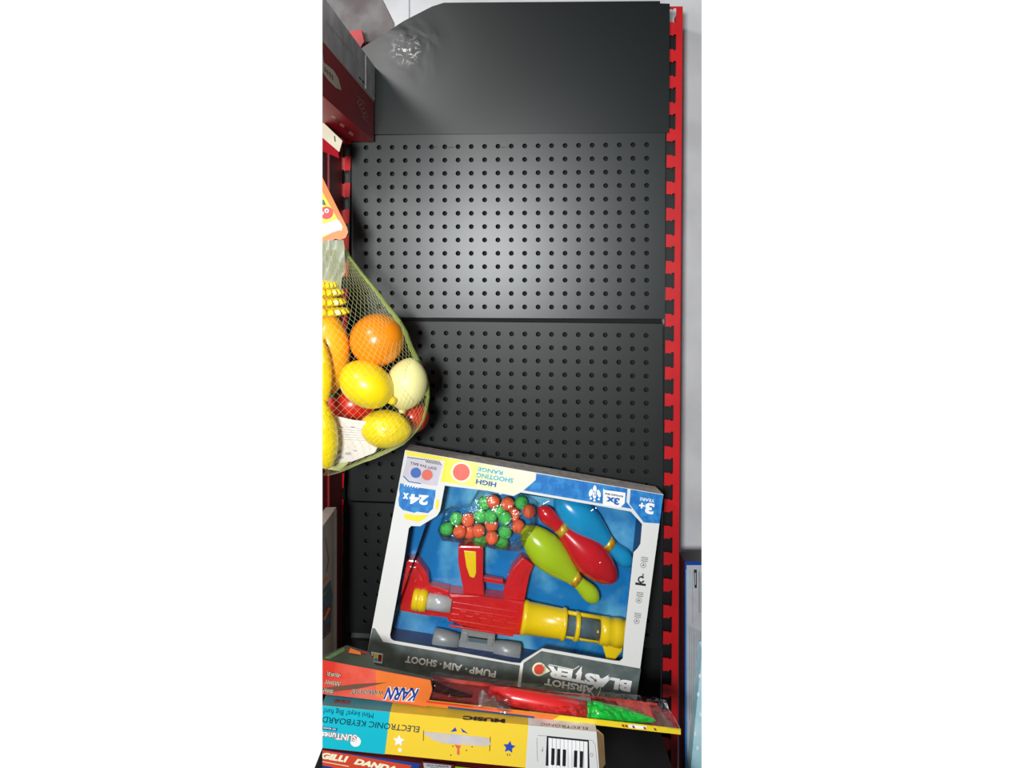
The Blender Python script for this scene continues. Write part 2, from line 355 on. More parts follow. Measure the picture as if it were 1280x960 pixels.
# ================================================================ SHELVING BAY
P1 = Plane((-.251, 1.095, ZC+.22), (-.051, -.9987, 0))
O1, X1, D1 = V((-.251, 1.095, ZC+.22)), V((.9987, -.051, 0)), V((0, 0, -1))
n2 = V((-.073, -.997, .029)).normalized()
O2, X2 = V((-.250, 1.112, ZC-.131)), V((.9973, -.073, -.003)); X2 = (X2-n2*X2.dot(n2)).normalized(); D2 = n2.cross(X2).normalized()
if D2.z > 0: D2 = -D2
P2 = Plane(O2, n2)
PT = 0.025
unit = thing('shelving_unit', 'black pegboard shelving bay with red slotted uprights and a blank top panel', 'shelving unit', (0.0, 1.06, 0.0))
def peg_panel(O, ex, dn, u0, u1, v0, v1, rows, cols=range(-1, 21), lip=False, pm_='panel_metal'):
    m = MB(); n = ex.cross(dn).normalized()
    if n.y > 0: n = -n
    bm = m.bm; k = m.mi(pm_); r = 0.0040; S = 12
    P = lambda u, v, w=0: O+ex*(u*PT)+dn*(v*PT)+n*w
    cs, rs = list(cols), list(rows)
    ring_dir = [(math.cos(2*math.pi*(q+.5)/S), math.sin(2*math.pi*(q+.5)/S)) for q in range(S)]
    for i in cs:
        for j in rs:
            # square cell boundary sampled in the same directions as the hole rim
            out, inn, low = [], [], []
            for cx, cy in ring_dir:
                q = 0.5/max(abs(cx), abs(cy))
                out.append((i+cx*q, j+cy*q)); inn.append((i+cx*r/PT, j+cy*r/PT))
            # put corners exactly: extra points
            pts = []
            vo = [bm.verts.new(P(*p)) for p in out]; vi = [bm.verts.new(P(p[0], p[1], -.0007)) for p in inn]
            vl = [bm.verts.new(P(i+cx*r*1.0/PT, j+cy*r*1.0/PT, -0.0022)) for cx, cy in ring_dir]
            vb = [bm.verts.new(P(i+cx*(r+.0007)/PT, j+cy*(r+.0007)/PT)) for cx, cy in ring_dir]
            for q in range(S):
                q2 = (q+1) % S
                a, c = ring_dir[q], ring_dir[q2]
                # does the cell corner fall between q and q2?
                am, cm = abs(a[0]) > abs(a[1]), abs(c[0]) > abs(c[1])
                if am != cm:
                    sx = 1 if (a[0]+c[0]) > 0 else -1; sy = 1 if (a[1]+c[1]) > 0 else -1
                    vc = bm.verts.new(P(i+.5*sx, j+.5*sy)); f = bm.faces.new((vo[q], vc, vo[q2], vb[q2], vb[q]))
                else: f = bm.faces.new((vo[q], vo[q2], vb[q2], vb[q]))
                f = bm.faces.new((vb[q], vb[q2], vi[q2], vi[q])); f = bm.faces.new((vi[q], vi[q2], vl[q2], vl[q]))
    for q in bm.verts: pass
    a0, a1, b0, b1 = cs[0]-.5, cs[-1]+.5, rs[0]-.5, rs[-1]+.5
    for (p, q, s_, t) in ((u0, u1, v0, b0), (u0, u1, b1, v1), (u0, a0, b0, b1), (a1, u1, b0, b1)):
        m.face([P(p, s_), P(q, s_), P(q, t), P(p, t)], pm_)
    # folded flanges
    T = 0.012
    for A, B in (((u0, v0), (u1, v0)), ((u1, v0), (u1, v1)), ((u0, v1), (u1, v1)), ((u0, v0), (u0, v1))):
        m.face([P(*A), P(*B), P(*B, -T), P(*A, -T)], pm_)
    m.face([P(u0, v0, -T), P(u1, v0, -T), P(u1, v1, -T), P(u0, v1, -T)], 'panel_back')
    if lip:
        for z0, z1, w0, w1 in ((0, .25, 0, .004), (.25, .45, .004, .003), (.45, .7, .003, -.006)):
            m.face([P(u0+.3, v1+z0, w0), P(u0+9, v1+z0, w0), P(u0+9, v1+z1, w1), P(u0+.3, v1+z1, w1)], pm_)
    bmesh.ops.remove_doubles(bm, verts=bm.verts[:], dist=1e-5)
    return m
m = peg_panel(O1, X1, D1, -2.10, 21.35, -.93, 12.83, range(0, 13))
for x_, l_ in ((534, 3), (542, 5), (560, 7), (626.5, 5), (633, 2)): m.line(P1, (x_, 184.2), (x_+l_, 184.2), 1, 'black', .0004)     # pen marks
m.build('back_panel', unit)
peg_panel(O2, X2, D2, -2.25, 21.20, -.87, 12.82, range(0, 13), pm_='panel_weak_glow').build('back_panel', unit)
O3 = O2 + D2*PT*13.83
peg_panel(O3, X2, D2, -2.35, 21.10, -.87, 8.9, range(0, 9), lip=True, pm_='panel_weak_glow').build('back_panel', unit)
DENT = tuple(P1.hit(508, 62, .003) - V(unit.location))
dent_material()
b = MB()
b.prism(P1.H([(440, 168.2), (440, 78), (452, 60), (505, 26), (540, 8), (555, 3.3), (825, 1.2), (825.3, 4.2), (837.2, 4.5), (836.5, 165.6)], .003), P1.n*-0.012, 'dented_panel')
o = b.build('blank_panel', unit); o['label'] = 'blank black top panel with a dented cut-off corner'
# dark kick panel + back board closing the bay
b = MB(); b.obb((-.345, 1.131, .28), (.625, -.039, 0), (0, .004, 0), (0, 0, 1.30), 'panel_back'); b.build('backing_board', unit)
b = MB(); b.obb((-.29, .60, .48), (.525, 0, 0), (0, .465, 0), (0, 0, .03), 'base_black')
b.obb((-.27, .63, 0), (.49, 0, 0), (0, .42, 0), (0, 0, .48), 'base_black'); b.build('base_shelf', unit)
# right upright: slotted plate with a folded side
UR = Plane(P1.hit(840, 300) + V((0, -.002, 0)), (-.06, -.998, 0.012))
b = MB(); ys = [27.5+33.1*k for k in range(-1, 30)]
def xr(y): return 853.6 - 0.0072*y
def notch(y, x0, sgn, h=17):
    return [(x0-2*sgn, y), (x0+4*sgn, y), (x0+4.6*sgn, y+1.5), (x0+6*sgn, y-1), (x0+9*sgn, y-1.2), (x0+8.8*sgn, y+h+1), (x0+6.5*sgn, y+h+2.2), (x0+4.6*sgn, y+h), (x0+4*sgn, y+h+.6), (x0-2*sgn, y+h)]
outer = [(xr(8)-16.5, 8), (xr(8), 8), (xr(1100), 1100), (xr(1100)-24, 1100)]
left = []
for k in range(31, -1, -1):
    y = 11+33.1*k
    if k == 0: nt_ = [(x, yy) for x, yy in notch(y, xr(y)-17, 1, 16)]
    else: nt_ = notch(y, xr(y)-17, 1)
    left += [(px, py) for px, py in nt_[::-1]]
pl = [(xr(1100)-18.5, 1100)] + left + [(xr(8)-19, 8), (xr(8), 8), (xr(1100), 1100)]
b.prism(UR.H(pl), UR.n*-0.002, 'red_metal')
fr = [UR.hit(xr(8), 8), UR.hit(xr(1100), 1100)]
b.prism([fr[0], fr[1], fr[1]+V((0, .05, 0)), fr[0]+V((0, .05, 0))], (-.002, 0, 0), 'red_metal')
b.prism(UR.H([(xr(40)-20, 40), (xr(40)-3, 40), (xr(1100)-3, 1100), (xr(1100)-20, 1100)], -.012), (0, .002, 0), 'black')
b.build('upright', unit)
# left upright
UL = Plane(P1.hit(437, 300) + V((0, -.004, 0)), (-.06, -.998, 0.012))
def xl(y): return 441.5 - 0.0215*y
b = MB(); rt = []
for k in range(32):
    y = 48+33.05*k; rt += [(px, py) for px, py in notch(y, xl(y)-1, -1, 15)]
pl = [(xl(40)-14, 40), (xl(40)+.5, 40)] + rt + [(xl(1110), 1110), (xl(1110)-14, 1110)]
b.prism(UL.H(pl), UL.n*-0.002, 'red_metal')
b.prism(UL.H([(xl(40)-12, 60), (xl(40)+1, 60), (xl(1100)+3, 1100), (xl(1100)-12, 1100)], -.012), (0, .002, 0), 'black')
b.prism(UL.H([(437, 39), (452, 37), (455, 52), (450, 60), (437, 60)], .001), (0, .02, 0), 'red_metal')
b.build('upright', unit, 'L')

# neighbouring bay standing at a right angle on the left: its red end panel
side = thing('side_shelving_unit', 'dark red end panel of the neighbouring shelving at the left edge', 'shelving unit', at(415, 400, 1.0)*1.0)
side.location = (-.30, 1.0, 0.0)
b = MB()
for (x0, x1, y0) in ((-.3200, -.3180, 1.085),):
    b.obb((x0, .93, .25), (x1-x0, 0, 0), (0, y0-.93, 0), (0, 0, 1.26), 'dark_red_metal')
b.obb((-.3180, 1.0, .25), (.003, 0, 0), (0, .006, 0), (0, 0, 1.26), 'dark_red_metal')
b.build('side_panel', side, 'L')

# ================================================================ BLASTER TOY BOX
S_ = .975
BO = CAM + V((-.188, 1.02, -.327))*S_
bx = V((.9858, -.0062, -.1679)).normalized(); bd = V((-.1674, -.1172, -.9789)).normalized(); bn = V((.0136, -.9931, .1166)).normalized()
BP = Plane(BO, bn); BW, BH, BT = .46*S_, .361*S_, .052
box = thing('toy_blaster_box', 'white and blue window box of a toy ball blaster leaning upside down against the pegboard', 'toy box', BO+bd*BH+bx*BW*.5)
WIN = [(556, 607), (609.6, 613.5), (642, 620), (651, 615.6), (655.6, 616.3), (755.5, 633.5), (788.5, 639.5), (802.6, 655), (800.5, 680), (796.8, 685.6), (792, 690.5),
       (780.6, 794), (778.5, 823), (775, 826.4), (767, 825.8), (678, 810.5), (653.4, 825.5), (650.5, 829), (640, 828), (543, 809.5), (492.3, 801), (488.5, 798.5), (487.5, 794), (505, 700), (511, 660.5), (513.8, 657.5), (525, 657.8), (546, 645), (550, 638.8)]
EDGE = [(506.2, 562.8), (829.3, 618.4), (792.5, 894), (455.5, 835)]
def corner(u, v, w): return BO+bx*u+bd*v+bn*w
b = MB()
of = [corner(0, 0, 0), corner(BW, 0, 0), corner(BW, BH, 0), corner(0, BH, 0)]
b.poly_h(of, [BP.H(WIN)], 'white_card')
b.poly_h([p-bn*.0008 for p in of], [[p-bn*.0008 for p in BP.H(WIN)]], 'board_edge')
wp = BP.H(WIN)
for i in range(len(wp)):
    j = (i+1) % len(wp); b.face([wp[i], wp[j], wp[j]-bn*.0008, wp[i]-bn*.0008], 'board_edge')
Tn = -bn*BT
for i, mm in ((0, 'board_edge'), (1, 'white_card'), (2, 'charcoal_print'), (3, 'white_card')):
    j = (i+1) % 4; b.face([of[i], of[j], of[j]+Tn, of[i]+Tn], mm)
b.face([p+Tn for p in of], 'white_card')
I = BP
# printed areas
b.ink(I, [(465.6, 785), (468.8, 785.6), (478.8, 802.2), (543, 813.5), (651, 832), (645.5, 869), (455.8, 834.5)], 'charcoal_print')
b.ink(I, [(654.8, 828.5), (676.6, 813.8), (801.2, 835.8), (792.7, 893.5), (645.7, 868.5), (649.5, 846)], 'charcoal_print')
b.ink(I, [(650.5, 829), (654.5, 828), (649.3, 869.5), (645.3, 868.5)], 'white_ink', .0006)
ye = [(508, 564), (560, 572.5), (578, 575.5), (598, 579), (618, 582.6), (643, 587)]
for k in range(5):
    t0, t1 = ye[k], ye[k+1]; lo = [(551, 602), (556, 602.5), (574, 605.5), (596, 609), (616, 612.6), (642, 618.6)]
    if k == 0: b.ink(I, [(506.6, 563.3), (560, 572.3), (556, 603), (551, 602), (556, 576), (508.8, 569.5)], 'yellow_tint0')
    else: b.ink(I, [(t0[0], t0[1]), (t1[0], t1[1]), lo[k+1], lo[k]], 'yellow_tint%d' % k)
b.ink(I, [(643, 587), (668.5, 591), (668, 600), (652.5, 613.5), (642, 618.6)], 'cream')
b.ink(I, [(509, 571.5), (526.5, 573.5), (530, 577), (553, 580.5), (546, 607.5), (530, 605), (509, 601), (503.5, 594)], 'lavender', .0005)
b.line(I, (509, 571.5), (530, 574.5), 1, 'navy', .0007); b.line(I, (504, 595), (511, 602), 1.4, 'blue_ink', .0007); b.line(I, (511, 602), (526, 604.5), 1.2, 'blue_ink', .0007)
for k in range(8): b.line(I, (530.5+2.5*k, 573.6+.4*k), (534+2.5*k, 578.6+.4*k), .9, 'dark_ink', .0007)
b.text(I, 'SOFT EVA BALL', (546, 584.5), (513, 577), (545.4, 580.2+7.6), 'dark_ink', .0008, .02)
b.disc(I, (519.8, 591), 6.6, 'blue_ball_print', .0008); b.disc(I, (534, 593.6), 6.9, 'red_ball_print', .0007)
b.disc(I, (576.6, 590.2), 13, 'cream', .0006); b.disc(I, (576.6, 590.2), 10.6, 'red_ball_print', .0008)
b.text(I, 'RANGE', (629, 588.8), (597.5, 583.5), (628, 594), 'light_blue_ink', .0008, .03)
b.text(I, 'SHOOTING', (642, 598), (596, 590.5), (641, 604), 'light_blue_ink', .0008, .03)
b.text(I, 'HIGH', (620.8, 603), (595.5, 598.5), (619.8, 609.2), 'blue_ink', .0008, .04)
b.ink(I, [(500, 604), (520, 609), (544.5, 612.5), (544, 620), (542.5, 625.5), (541, 636), (535, 641.5), (521, 639.5), (518, 641), (503.7, 637.5), (498.7, 632.5), (498, 623.8), (499.6, 618), (499, 612)], 'blue_print', .0005)
for k in range(6): b.line(I, (505+3.4*k, 607.5+.6*k), (508+3.4*k, 603.5+.6*k), 1.1, 'white_ink', .0008)
b.text(I, '24', (535.8, 619.5), (512.5, 617.3), (534.2, 631.7), 'white_ink', .0008, .05)
b.text(I, 'x', (511, 616.6), (504, 615.8), (510.2, 624), 'white_ink', .0008, .05)
b.ink(I, [(505, 642), (520, 644), (536, 643.5), (531, 648), (523.7, 652.3), (505.6, 648.5)], 'yellow_tint0', .0005)
b.ink(I, [(545.5, 624), (549, 624.5), (547.5, 637), (544.2, 636)], 'yellow_tint0', .0005)
b.ink(I, [(670.4, 591.8), (784.3, 611), (783, 627.5), (790, 636), (654.5, 613), (669.7, 600)], 'blue_print', .0005)
b.ink(I, [(788.3, 611.8), (829, 618.8), (824.5, 654.5), (804.5, 653), (786.8, 630)], 'blue_print', .0005)
for (x, y, rr) in ((743.5, 613.5, 0), (738.5, 618, .25), (748.5, 619, -.25), (743, 620.5, 0)):
    b.disc(I, (x, y-2), 2.3, 'white_ink', .0008, 14, 5, rr); b.disc(I, (x, y+5), 1.5, 'white_ink', .0008, 10)
b.ink(I, [(754, 610.8), (756, 612.5), (781.8, 616), (780.8, 629), (775, 634.8), (753.5, 631.4)], 'white_ink', .0008)
b.text(I, 'BOWLING PINS', (779, 619.5), (756.5, 615.6), (778.6, 621.9), 'dark_ink', .001, .04)
b.text(I, '3x', (774.8, 622.8), (758, 620.5), (773.8, 631.5), 'blue_ink', .001, .05)
b.text(I, '3', (818.3, 629.5), (807, 627.8), (816.8, 643.5), 'white_ink', .0008, .05)
b.text(I, '+', (806, 628.8), (799.2, 628), (805.2, 636), 'white_ink', .0008, .05)
b.text(I, 'YEARS', (818.5, 624.4), (800, 621.5), (818, 628.3), 'white_ink', .0008, .02)
b.text(I, 'PUMP', (620.3, 838.6), (587.3, 832.8), (619.2, 847.3), 'white_ink', .0008, .03)
b.text(I, 'AIM', (578.2, 831), (555, 827), (577, 839.8), 'white_ink', .0008, .03)
b.text(I, 'SHOOT', (546.5, 825.4), (507.5, 819.4), (545.2, 834), 'white_ink', .0008, .03)
b.disc(I, (582.7, 836), 1.2, 'white_ink', .0008, 10); b.disc(I, (550.7, 830), 1.2, 'white_ink', .0008, 10)
b.text(I, 'AIRSHOT', (743.2, 858.5), (681.5, 847.6), (742, 867), 'white_ink', .0008, .04)
b.text(I, 'BLASTER', (790, 851.2), (684.5, 831.5), (787.6, 865.6), 'white_ink', .001, .06)
b.ink(I, [(740, 855), (762, 843), (746, 862)], 'white_ink', .0009)
b.ink(I, [(719, 843), (727.5, 832.5), (726, 846)], 'white_ink', .0009)
b.line(I, (686, 830.5), (717, 837), .8, 'white_ink'); b.line(I, (717, 837), (724, 832.5), .8, 'white_ink')
b.disc(I, (673.8, 836.7), 8.6, 'cream', .0006); b.ink(I, [(676, 828.8), (688, 838.8), (676, 844.6)], 'cream', .0006)
b.disc(I, (673.8, 836.7), 6.3, 'karn_red', .0008)
b.ring(I, (736, 860), 14, .9, 'white_ink', .0008, -20, 60); b.ring(I, (736, 860), 14, .9, 'white_ink', .0008, 70, 125)
b.line(I, (733, 862), (726, 869), .9, 'white_ink'); b.line(I, (738, 864), (744, 873), .9, 'white_ink')
b.ink(I, [(464, 814.5), (478.6, 817), (477.5, 829.5), (462, 826.5)], 'white_ink', .0006)
b.ink(I, [(467.8, 817.2), (472, 818), (471.8, 823), (467.8, 822)], 'yellow_tint0', .0008); b.ink(I, [(468, 822.5), (472, 823.2), (471.5, 827), (467.5, 826)], 'light_blue_ink', .0008)
b.text(I, 'I', (477.5, 818.8), (473, 818), (476.7, 827.5), 'dark_red_print', .0008, .03); b.text(I, 'H', (467.2, 817), (463.7, 816.4), (466.6, 825.5), 'dark_red_print', .0008, .03)
# small recycling marks on the right-hand border
for (x, y) in ((805, 704), (799.3, 748), (796.6, 774)):
    for k in range(3): b.line(I, (x+5-.2*k, y-6.5+k*2.2), (x-3.5-.2*k, y-7.7+k*2.2), 1, 'grey_ink')
    b.ring(I, (x-.8, y+2.5), 3.1, .7, 'grey_ink', .0005, seg=9); b.star(I, (x-.8, y+2.5), 2.2, 'grey_ink', .0005, n=3, ri=.5)
b.ring(I, (801.5, 724.5), 2.6, 1.8, 'dark_ink', .0006, 20, 330); b.ink(I, [(794.3, 727.8), (807.5, 730), (807, 732.6), (794, 730.8)], 'dark_ink', .0007); b.line(I, (804, 717), (803, 723), 2.2, 'grey_ink')
fr = b.build('carton', box)
b = MB()
inner = BP.H(WIN, -.0012); b.face([p for p in inner], 'window_film'); b.build('window_film', fr)
# printed insert card behind the toys, with folded tray walls
b = MB()
def wall_in(pa, pb, m, d0=-.0015, d1=-.0494):
    A, B = BP.hit(*pa, d0), BP.hit(*pb, d0); b.face([A, B, B+bn*(d1-d0), A+bn*(d1-d0)], m)
bi = [corner(.006, .006, -.0495), corner(BW-.006, .006, -.0495), corner(BW-.006, BH-.006, -.0495), corner(.006, BH-.006, -.0495)]
b.face(bi, 'tray_blue')
lw = [(503, 600), (483, 803)]
wall_in((550, 603), (484, 797), 'navy'); wall_in((550, 603), (805, 640), 'tray_blue'); wall_in((805, 640), (786, 828), 'navy'); wall_in((484, 803), (786, 850), 'navy')  # navy walls put the shade at the tray edges into the colour
b.build('insert_card', box)

def bw(px, py, w): return BP.hit(px, py, w)
def plen(px, py, w, n): return (bw(px+n, py, w)-bw(px, py, w)).length
# ---- toy blaster
PXM = 1.0/ (F/ .965)     # metres per image pixel at the toys' depth
gun = thing('toy_blaster', 'red toy ball blaster with yellow barrel lying upside down in the window box', 'toy gun', bw(600, 770, -.05))
W0 = -.048
def slab(pts, w0, w1, m, name=None, parent=None, bev=.0022):
    q = MB(); q.prism(BP.H(pts, w1), -bn*(w1-w0), m, bevel=bev)
    return q.build(name, parent) if name else q
b = slab([(507.8, 702.5), (511, 699.6), (520.5, 700.4), (524, 703), (534.5, 718), (536, 733.4), (562, 738), (560, 772.5), (530, 768.6), (500, 763.7), (502, 738)], W0, -.024, 'gun_red', bev=.003)
b.prism(BP.H([(512, 708), (520, 709), (529, 722), (530, 735), (511, 733)], -.0225), -bn*.003, 'gun_red', bevel=.001)
b.build('stock', gun)
b = MB(); A, B_ = bw(515.5, 748.5, -.021), bw(534, 751.5, -.021)
b.lathe(A, B_, [(0, 9*PXM), (.04, 12.4*PXM), (.42, 13.2*PXM), (.48, 11.6*PXM), (.55, 13.2*PXM), (.96, 12.6*PXM), (1, 9*PXM)], 'gun_yellow', 28, .8, bn); b.build('end_cap', gun)
b = MB(); b.lathe(B_, bw(564, 756, -.021), [(0, 10*PXM), (1, 10*PXM)], 'chrome', 28, .8, bn); b.build('rear_tube', gun)
b = slab([(561, 742), (600, 745.5), (629, 749), (656, 752), (650.5, 795), (640, 793), (604, 787), (575, 781), (559.5, 777), (557, 768)], W0, -.016, 'gun_red', bev=.005)
for k in range(5):
    y0 = 752+7.3*k; b.prism(BP.H([(566-k, y0), (646-k, y0+12.5), (645.6-k, y0+15), (565.6-k, y0+2.5)], -.0148), -bn*.003, 'gun_red', bevel=.0006)
for k in range(4): b.prism(BP.H([(575+17*k, 763+3*k), (583+17*k, 764.4+3*k), (581+17*k, 774+3*k), (573+17*k, 772.6+3*k)], -.0138), -bn*.003, 'gun_red', bevel=.0006)
b.build('body', gun)
b = slab([(572.5, 683.8), (576, 682.2), (600, 682.6), (604, 684.5), (603.5, 722), (605.5, 745), (579.5, 743), (579.5, 728), (572.5, 704)], W0, -.021, 'gun_red', bev=.003)
b.prism(BP.H([(603, 721), (629, 725.6), (629, 731), (603, 727)], -.03), -bn*.012, 'gun_red', bevel=.001); b.build('grip', gun)
slab([(580, 688.4), (595, 689.8), (595.2, 716), (593.5, 721.5), (590.8, 722.4), (587, 720.4), (583, 708)], -.03, -.0195, 'gun_yellow', 'grip_inlay', gun, .0008)
b = slab([(628.8, 750), (630, 735), (640, 711), (652, 697.3), (655, 697.6), (667.2, 706.8), (657.4, 728), (655.5, 754)], W0, -.021, 'gun_red', bev=.003)
b.prism(BP.H([(640, 730), (652.5, 704), (661.5, 708), (651, 731)], -.0195), -bn*.003, 'gun_red', bevel=.001); b.build('magazine', gun)
w_ = -.0255
A, B_ = bw(652, 771, w_), bw(707, 780.5, w_)
b = MB(); b.lathe(A, B_, [(0, 18*PXM), (.03, 20.5*PXM), (.1, 20.5*PXM), (.13, 19.4*PXM), (.9, 17.6*PXM), (.92, 19.3*PXM), (.98, 19.3*PXM), (1, 17*PXM)], 'gun_yellow', 32, .85, bn)
for k in range(5): b.tube([bw(665+9*k+.6, 777+1.5*k, -.0068), bw(665+9*k, 783+1.4*k, -.0095), bw(664.5+9*k, 788+1.1*k, -.0165), bw(664.3+9*k, 790+.9*k, -.024)], 2.2*PXM, 'gun_yellow', 8)
A2, B2 = bw(749, 787.5, w_), bw(781, 792, w_)
b.lathe(A2, B2, [(0, 14*PXM), (.03, 16.5*PXM), (.35, 17*PXM), (.38, 15.8*PXM), (.6, 17*PXM), (.85, 17.2*PXM), (.88, 15.5*PXM), (.97, 16.8*PXM), (1, 15*PXM)], 'gun_yellow', 32, .85, bn)
A3, B3 = bw(718, 782.4, w_), bw(723.5, 783.3, w_)
b.lathe(A3, B3, [(0, 16*PXM), (.1, 17.6*PXM), (.9, 17.6*PXM), (1, 16*PXM)], 'gun_yellow', 32, .85, bn)
for dy in (-15.5, 14.5):
    b.tube([bw(706, 780.4+dy, w_), bw(751, 787.6+dy, w_)], 2.6*PXM, 'gun_yellow')
b.prism(BP.H([(752.5, 806), (779.5, 808), (777.5, 815), (768.5, 826), (758, 824.5)], -.02), -bn*.016, 'gun_yellow', bevel=.003)
b.build('barrel', gun)
b = MB(); b.lathe(bw(706, 780.5, w_), bw(750, 787.5, w_), [(0, 12.5*PXM), (1, 12.5*PXM)], 'smoke_tube', 28, .85, bn)
b.ellipsoid(bw(746, 787, -.022), (bx*8*PXM, bd*8*PXM, bn*8*PXM), 'gun_yellow'); b.build('chamber', gun)
b = MB()
b.lathe(bw(541, 797, -.029), bw(573, 802.5, -.029), [(0, 9*PXM), (.05, 11.5*PXM), (.5, 11.2*PXM), (1, 9.6*PXM)], 'gun_grey', 28, .9, bn)
b.lathe(bw(617, 810.5, -.029), bw(650.5, 816.5, -.029), [(0, 9.6*PXM), (.5, 11.2*PXM), (.95, 11.5*PXM), (1, 9*PXM)], 'gun_grey', 28, .9, bn)
b.prism(BP.H([(577.7, 784), (619.3, 790.5), (617.3, 810), (618.8, 823.5), (570, 814.5), (570.6, 802.3), (576.7, 799.3)], -.022), -bn*.02, 'gun_grey', bevel=.002)
b.prism(BP.H([(579, 790), (585, 791), (583, 803), (577.5, 802)], -.0195), -bn*.004, 'gun_grey', bevel=.0008)
b.prism(BP.H([(610, 795.5), (617, 796.5), (615.5, 808.5), (608.5, 807)], -.0195), -bn*.004, 'gun_grey', bevel=.0008)
b.ink(BP, [(585.3, 794.8), (609.7, 798.4), (608.9, 805), (585.3, 801.8)], 'smoke_tube', -.0216); b.ink(BP, [(585.3, 794.8), (609.7, 798.4), (609.5, 800.2), (585.3, 796.6)], 'black', -.0214)
for x, y in ((546.7, 806.9), (556, 807.6), (563.5, 809), (622, 819.7), (629.5, 821), (638.6, 822.9)):
    b.ellipsoid(bw(x, y-.3, -.0222), (bx*2.6*PXM, bd*1.6*PXM, bn*1.5*PXM), 'black', seg=12, ring=8)
b.build('torch_attachment', gun)
# ---- bowling pins
def pin(head, foot, m, label, w, rs=1.0):
    t = thing('toy_bowling_pin', label, 'bowling pin', bw((head[0]+foot[0])/2, (head[1]+foot[1])/2, w-.03), 'bowling pins in the blaster box')
    q = MB(); prof = [(0, 1), (.01, 5), (.035, 9), (.09, 14.5), (.18, 19.5), (.28, 22.4), (.36, 22.6), (.46, 20), (.56, 15.5), (.66, 10.4), (.72, 8.2), (.78, 8.8), (.85, 10.6), (.9, 10.9), (.95, 8.8), (.985, 4.5), (1, .5)]
    q.lathe(bw(*foot, w), bw(*head, w), [(a, r*PXM*rs) for a, r in prof], m, 36, .8, bn); q.build('pin_body', t)
    A, B = bw(*foot, w), bw(*head, w)
    q = MB(); q.lathe(A+(B-A)*.665, A+(B-A)*.735, [(0, 10.5*PXM*rs), (.5, 9.1*PXM*rs), (1, 9*PXM*rs)], 'gold_band', 28, .82, bn); q.build('neck_band', t)
pin((748, 752), (653, 659.5), 'pin_green', 'lime green toy bowling pin with gold neck band, head pointing down', -.026)
pin((673.5, 634), (769.5, 727), 'pin_red', 'red toy bowling pin between the green and the blue one', -.027)
pin((790.5, 707), (694, 618.5), 'pin_blue', 'blue toy bowling pin at the upper right of the window', -.034)
# ---- foam balls
BL = [('g', 165, 470, 1), ('g', 275, 350, 0), ('g', 555, 320, 0), ('g', 670, 325, 1), ('g', 835, 345, 2), ('g', 835, 505, 1), ('g', 600, 170, 0), ('g', 1020, 165, 0), ('g', 555, 605, 0), ('g', 800, 620, 0), ('g', 772, 262, -.6),
      ('o', 700, 155, 1), ('o', 865, 180, 1), ('o', 1110, 268, 1.3), ('o', 413, 365, 1), ('o', 315, 500, 1.6), ('o', 530, 490, 1.8), ('o', 685, 570, 2), ('o', 680, 425, -.2), ('o', 430, 505, 0), ('o', 985, 440, .9), ('o', 930, 300, -.1)]
for k, (c, x, y, d) in enumerate(BL):
    px, py = 540+x/9.14, 610+y/9.14; wv = -.037+.0098*max(d, 0)
    q = MB(); r = 8.8*PXM*(1-.04*d/2)
    q.ellipsoid((0, 0, 0), (bx*r, bd*r, bn*r), 'foam_green' if c == 'g' else 'foam_orange', seg=24, ring=14)
    o = q.build('foam_ball'); o.location = bw(px, py, wv)
    tag(o, ('green' if c == 'g' else 'orange') + ' foam ball in the clear pouch of the blaster box', 'ball', ('green' if c == 'g' else 'orange') + ' foam balls in the pouch')
b = MB()
pc = BP.H([(547, 664), (552, 645), (560, 640), (585, 636), (600, 612), (618, 611), (655, 622), (671, 632), (668, 660), (650, 690), (620, 687), (590, 680), (553, 676)], -.012)
cen = sum(pc, V())/len(pc); v0 = b.bm.verts.new(cen+bn*.006)
vv = [b.bm.verts.new(p) for p in pc]; ve = [b.bm.verts.new(p-bn*.03) for p in pc]; mid = [b.bm.verts.new(cen.lerp(p, .6)+bn*.005) for p in pc]
k_ = b.mi('pouch_film'); n_ = len(vv)
for i in range(n_):
    j = (i+1) % n_
    for f in ((v0, mid[i], mid[j]), (mid[i], vv[i], vv[j], mid[j]), (vv[i], ve[i], ve[j], vv[j])):
        q = b.bm.faces.new(f); q.smooth = True; q.material_index = k_
tag(b.build('plastic_pouch', base=cen), 'clear plastic pouch around the orange and green foam balls', 'pouch')

# ================================================================ KARN WARRIOR PACK
KY = .813
KP = Plane((0, KY, 0), (0, -1, 0))
kb = lambda x: 867.5+(x-403)*.1136           # lower front edge as measured
karn = thing('warrior_set_pack', 'red and orange shrink-wrapped toy spear and bow set lying above the keyboard box', 'toy set', KP.hit(620, kb(620))+V((0, .03, 0)))
b = MB()
dep = V((0, .05, 0))
hf = KP.H([(396, 823.5), (424, 828.7), (455, 834.5), (467, 836.6), (538, 849.8), (540.5, 862), (533.5, 884), (467, kb(467)), (455, kb(455)), (424, kb(424)), (396, kb(396))])
hd = [.002, .038, .032, .009, .005, .005, .005, .009, .032, .038, .002]; hbk = [p+V((0, d, 0)) for p, d in zip(hf, hd)]
b.face(hf, 'karn_red')
for i, j in ((0, 10), (1, 9), (2, 8), (3, 7)): b.face([hbk[i], hbk[i+1], hbk[j-1], hbk[j]], 'olive_print')
b.face([hbk[4], hbk[5], hbk[6]], 'olive_print')
for i in range(11): j = (i+1) % 11; b.face([hf[i], hf[j], hbk[j], hbk[i]], 'olive_print')
b.ink(KP, [(470, 838), (538, 850.5), (540, 862), (533.5, 883.5), (470, 872)], 'karn_orange', .0003)
b.ink(KP, [(403, 860), (445, 855), (485, 853), (447, 861), (405, 866)], 'brown_print', .0004)
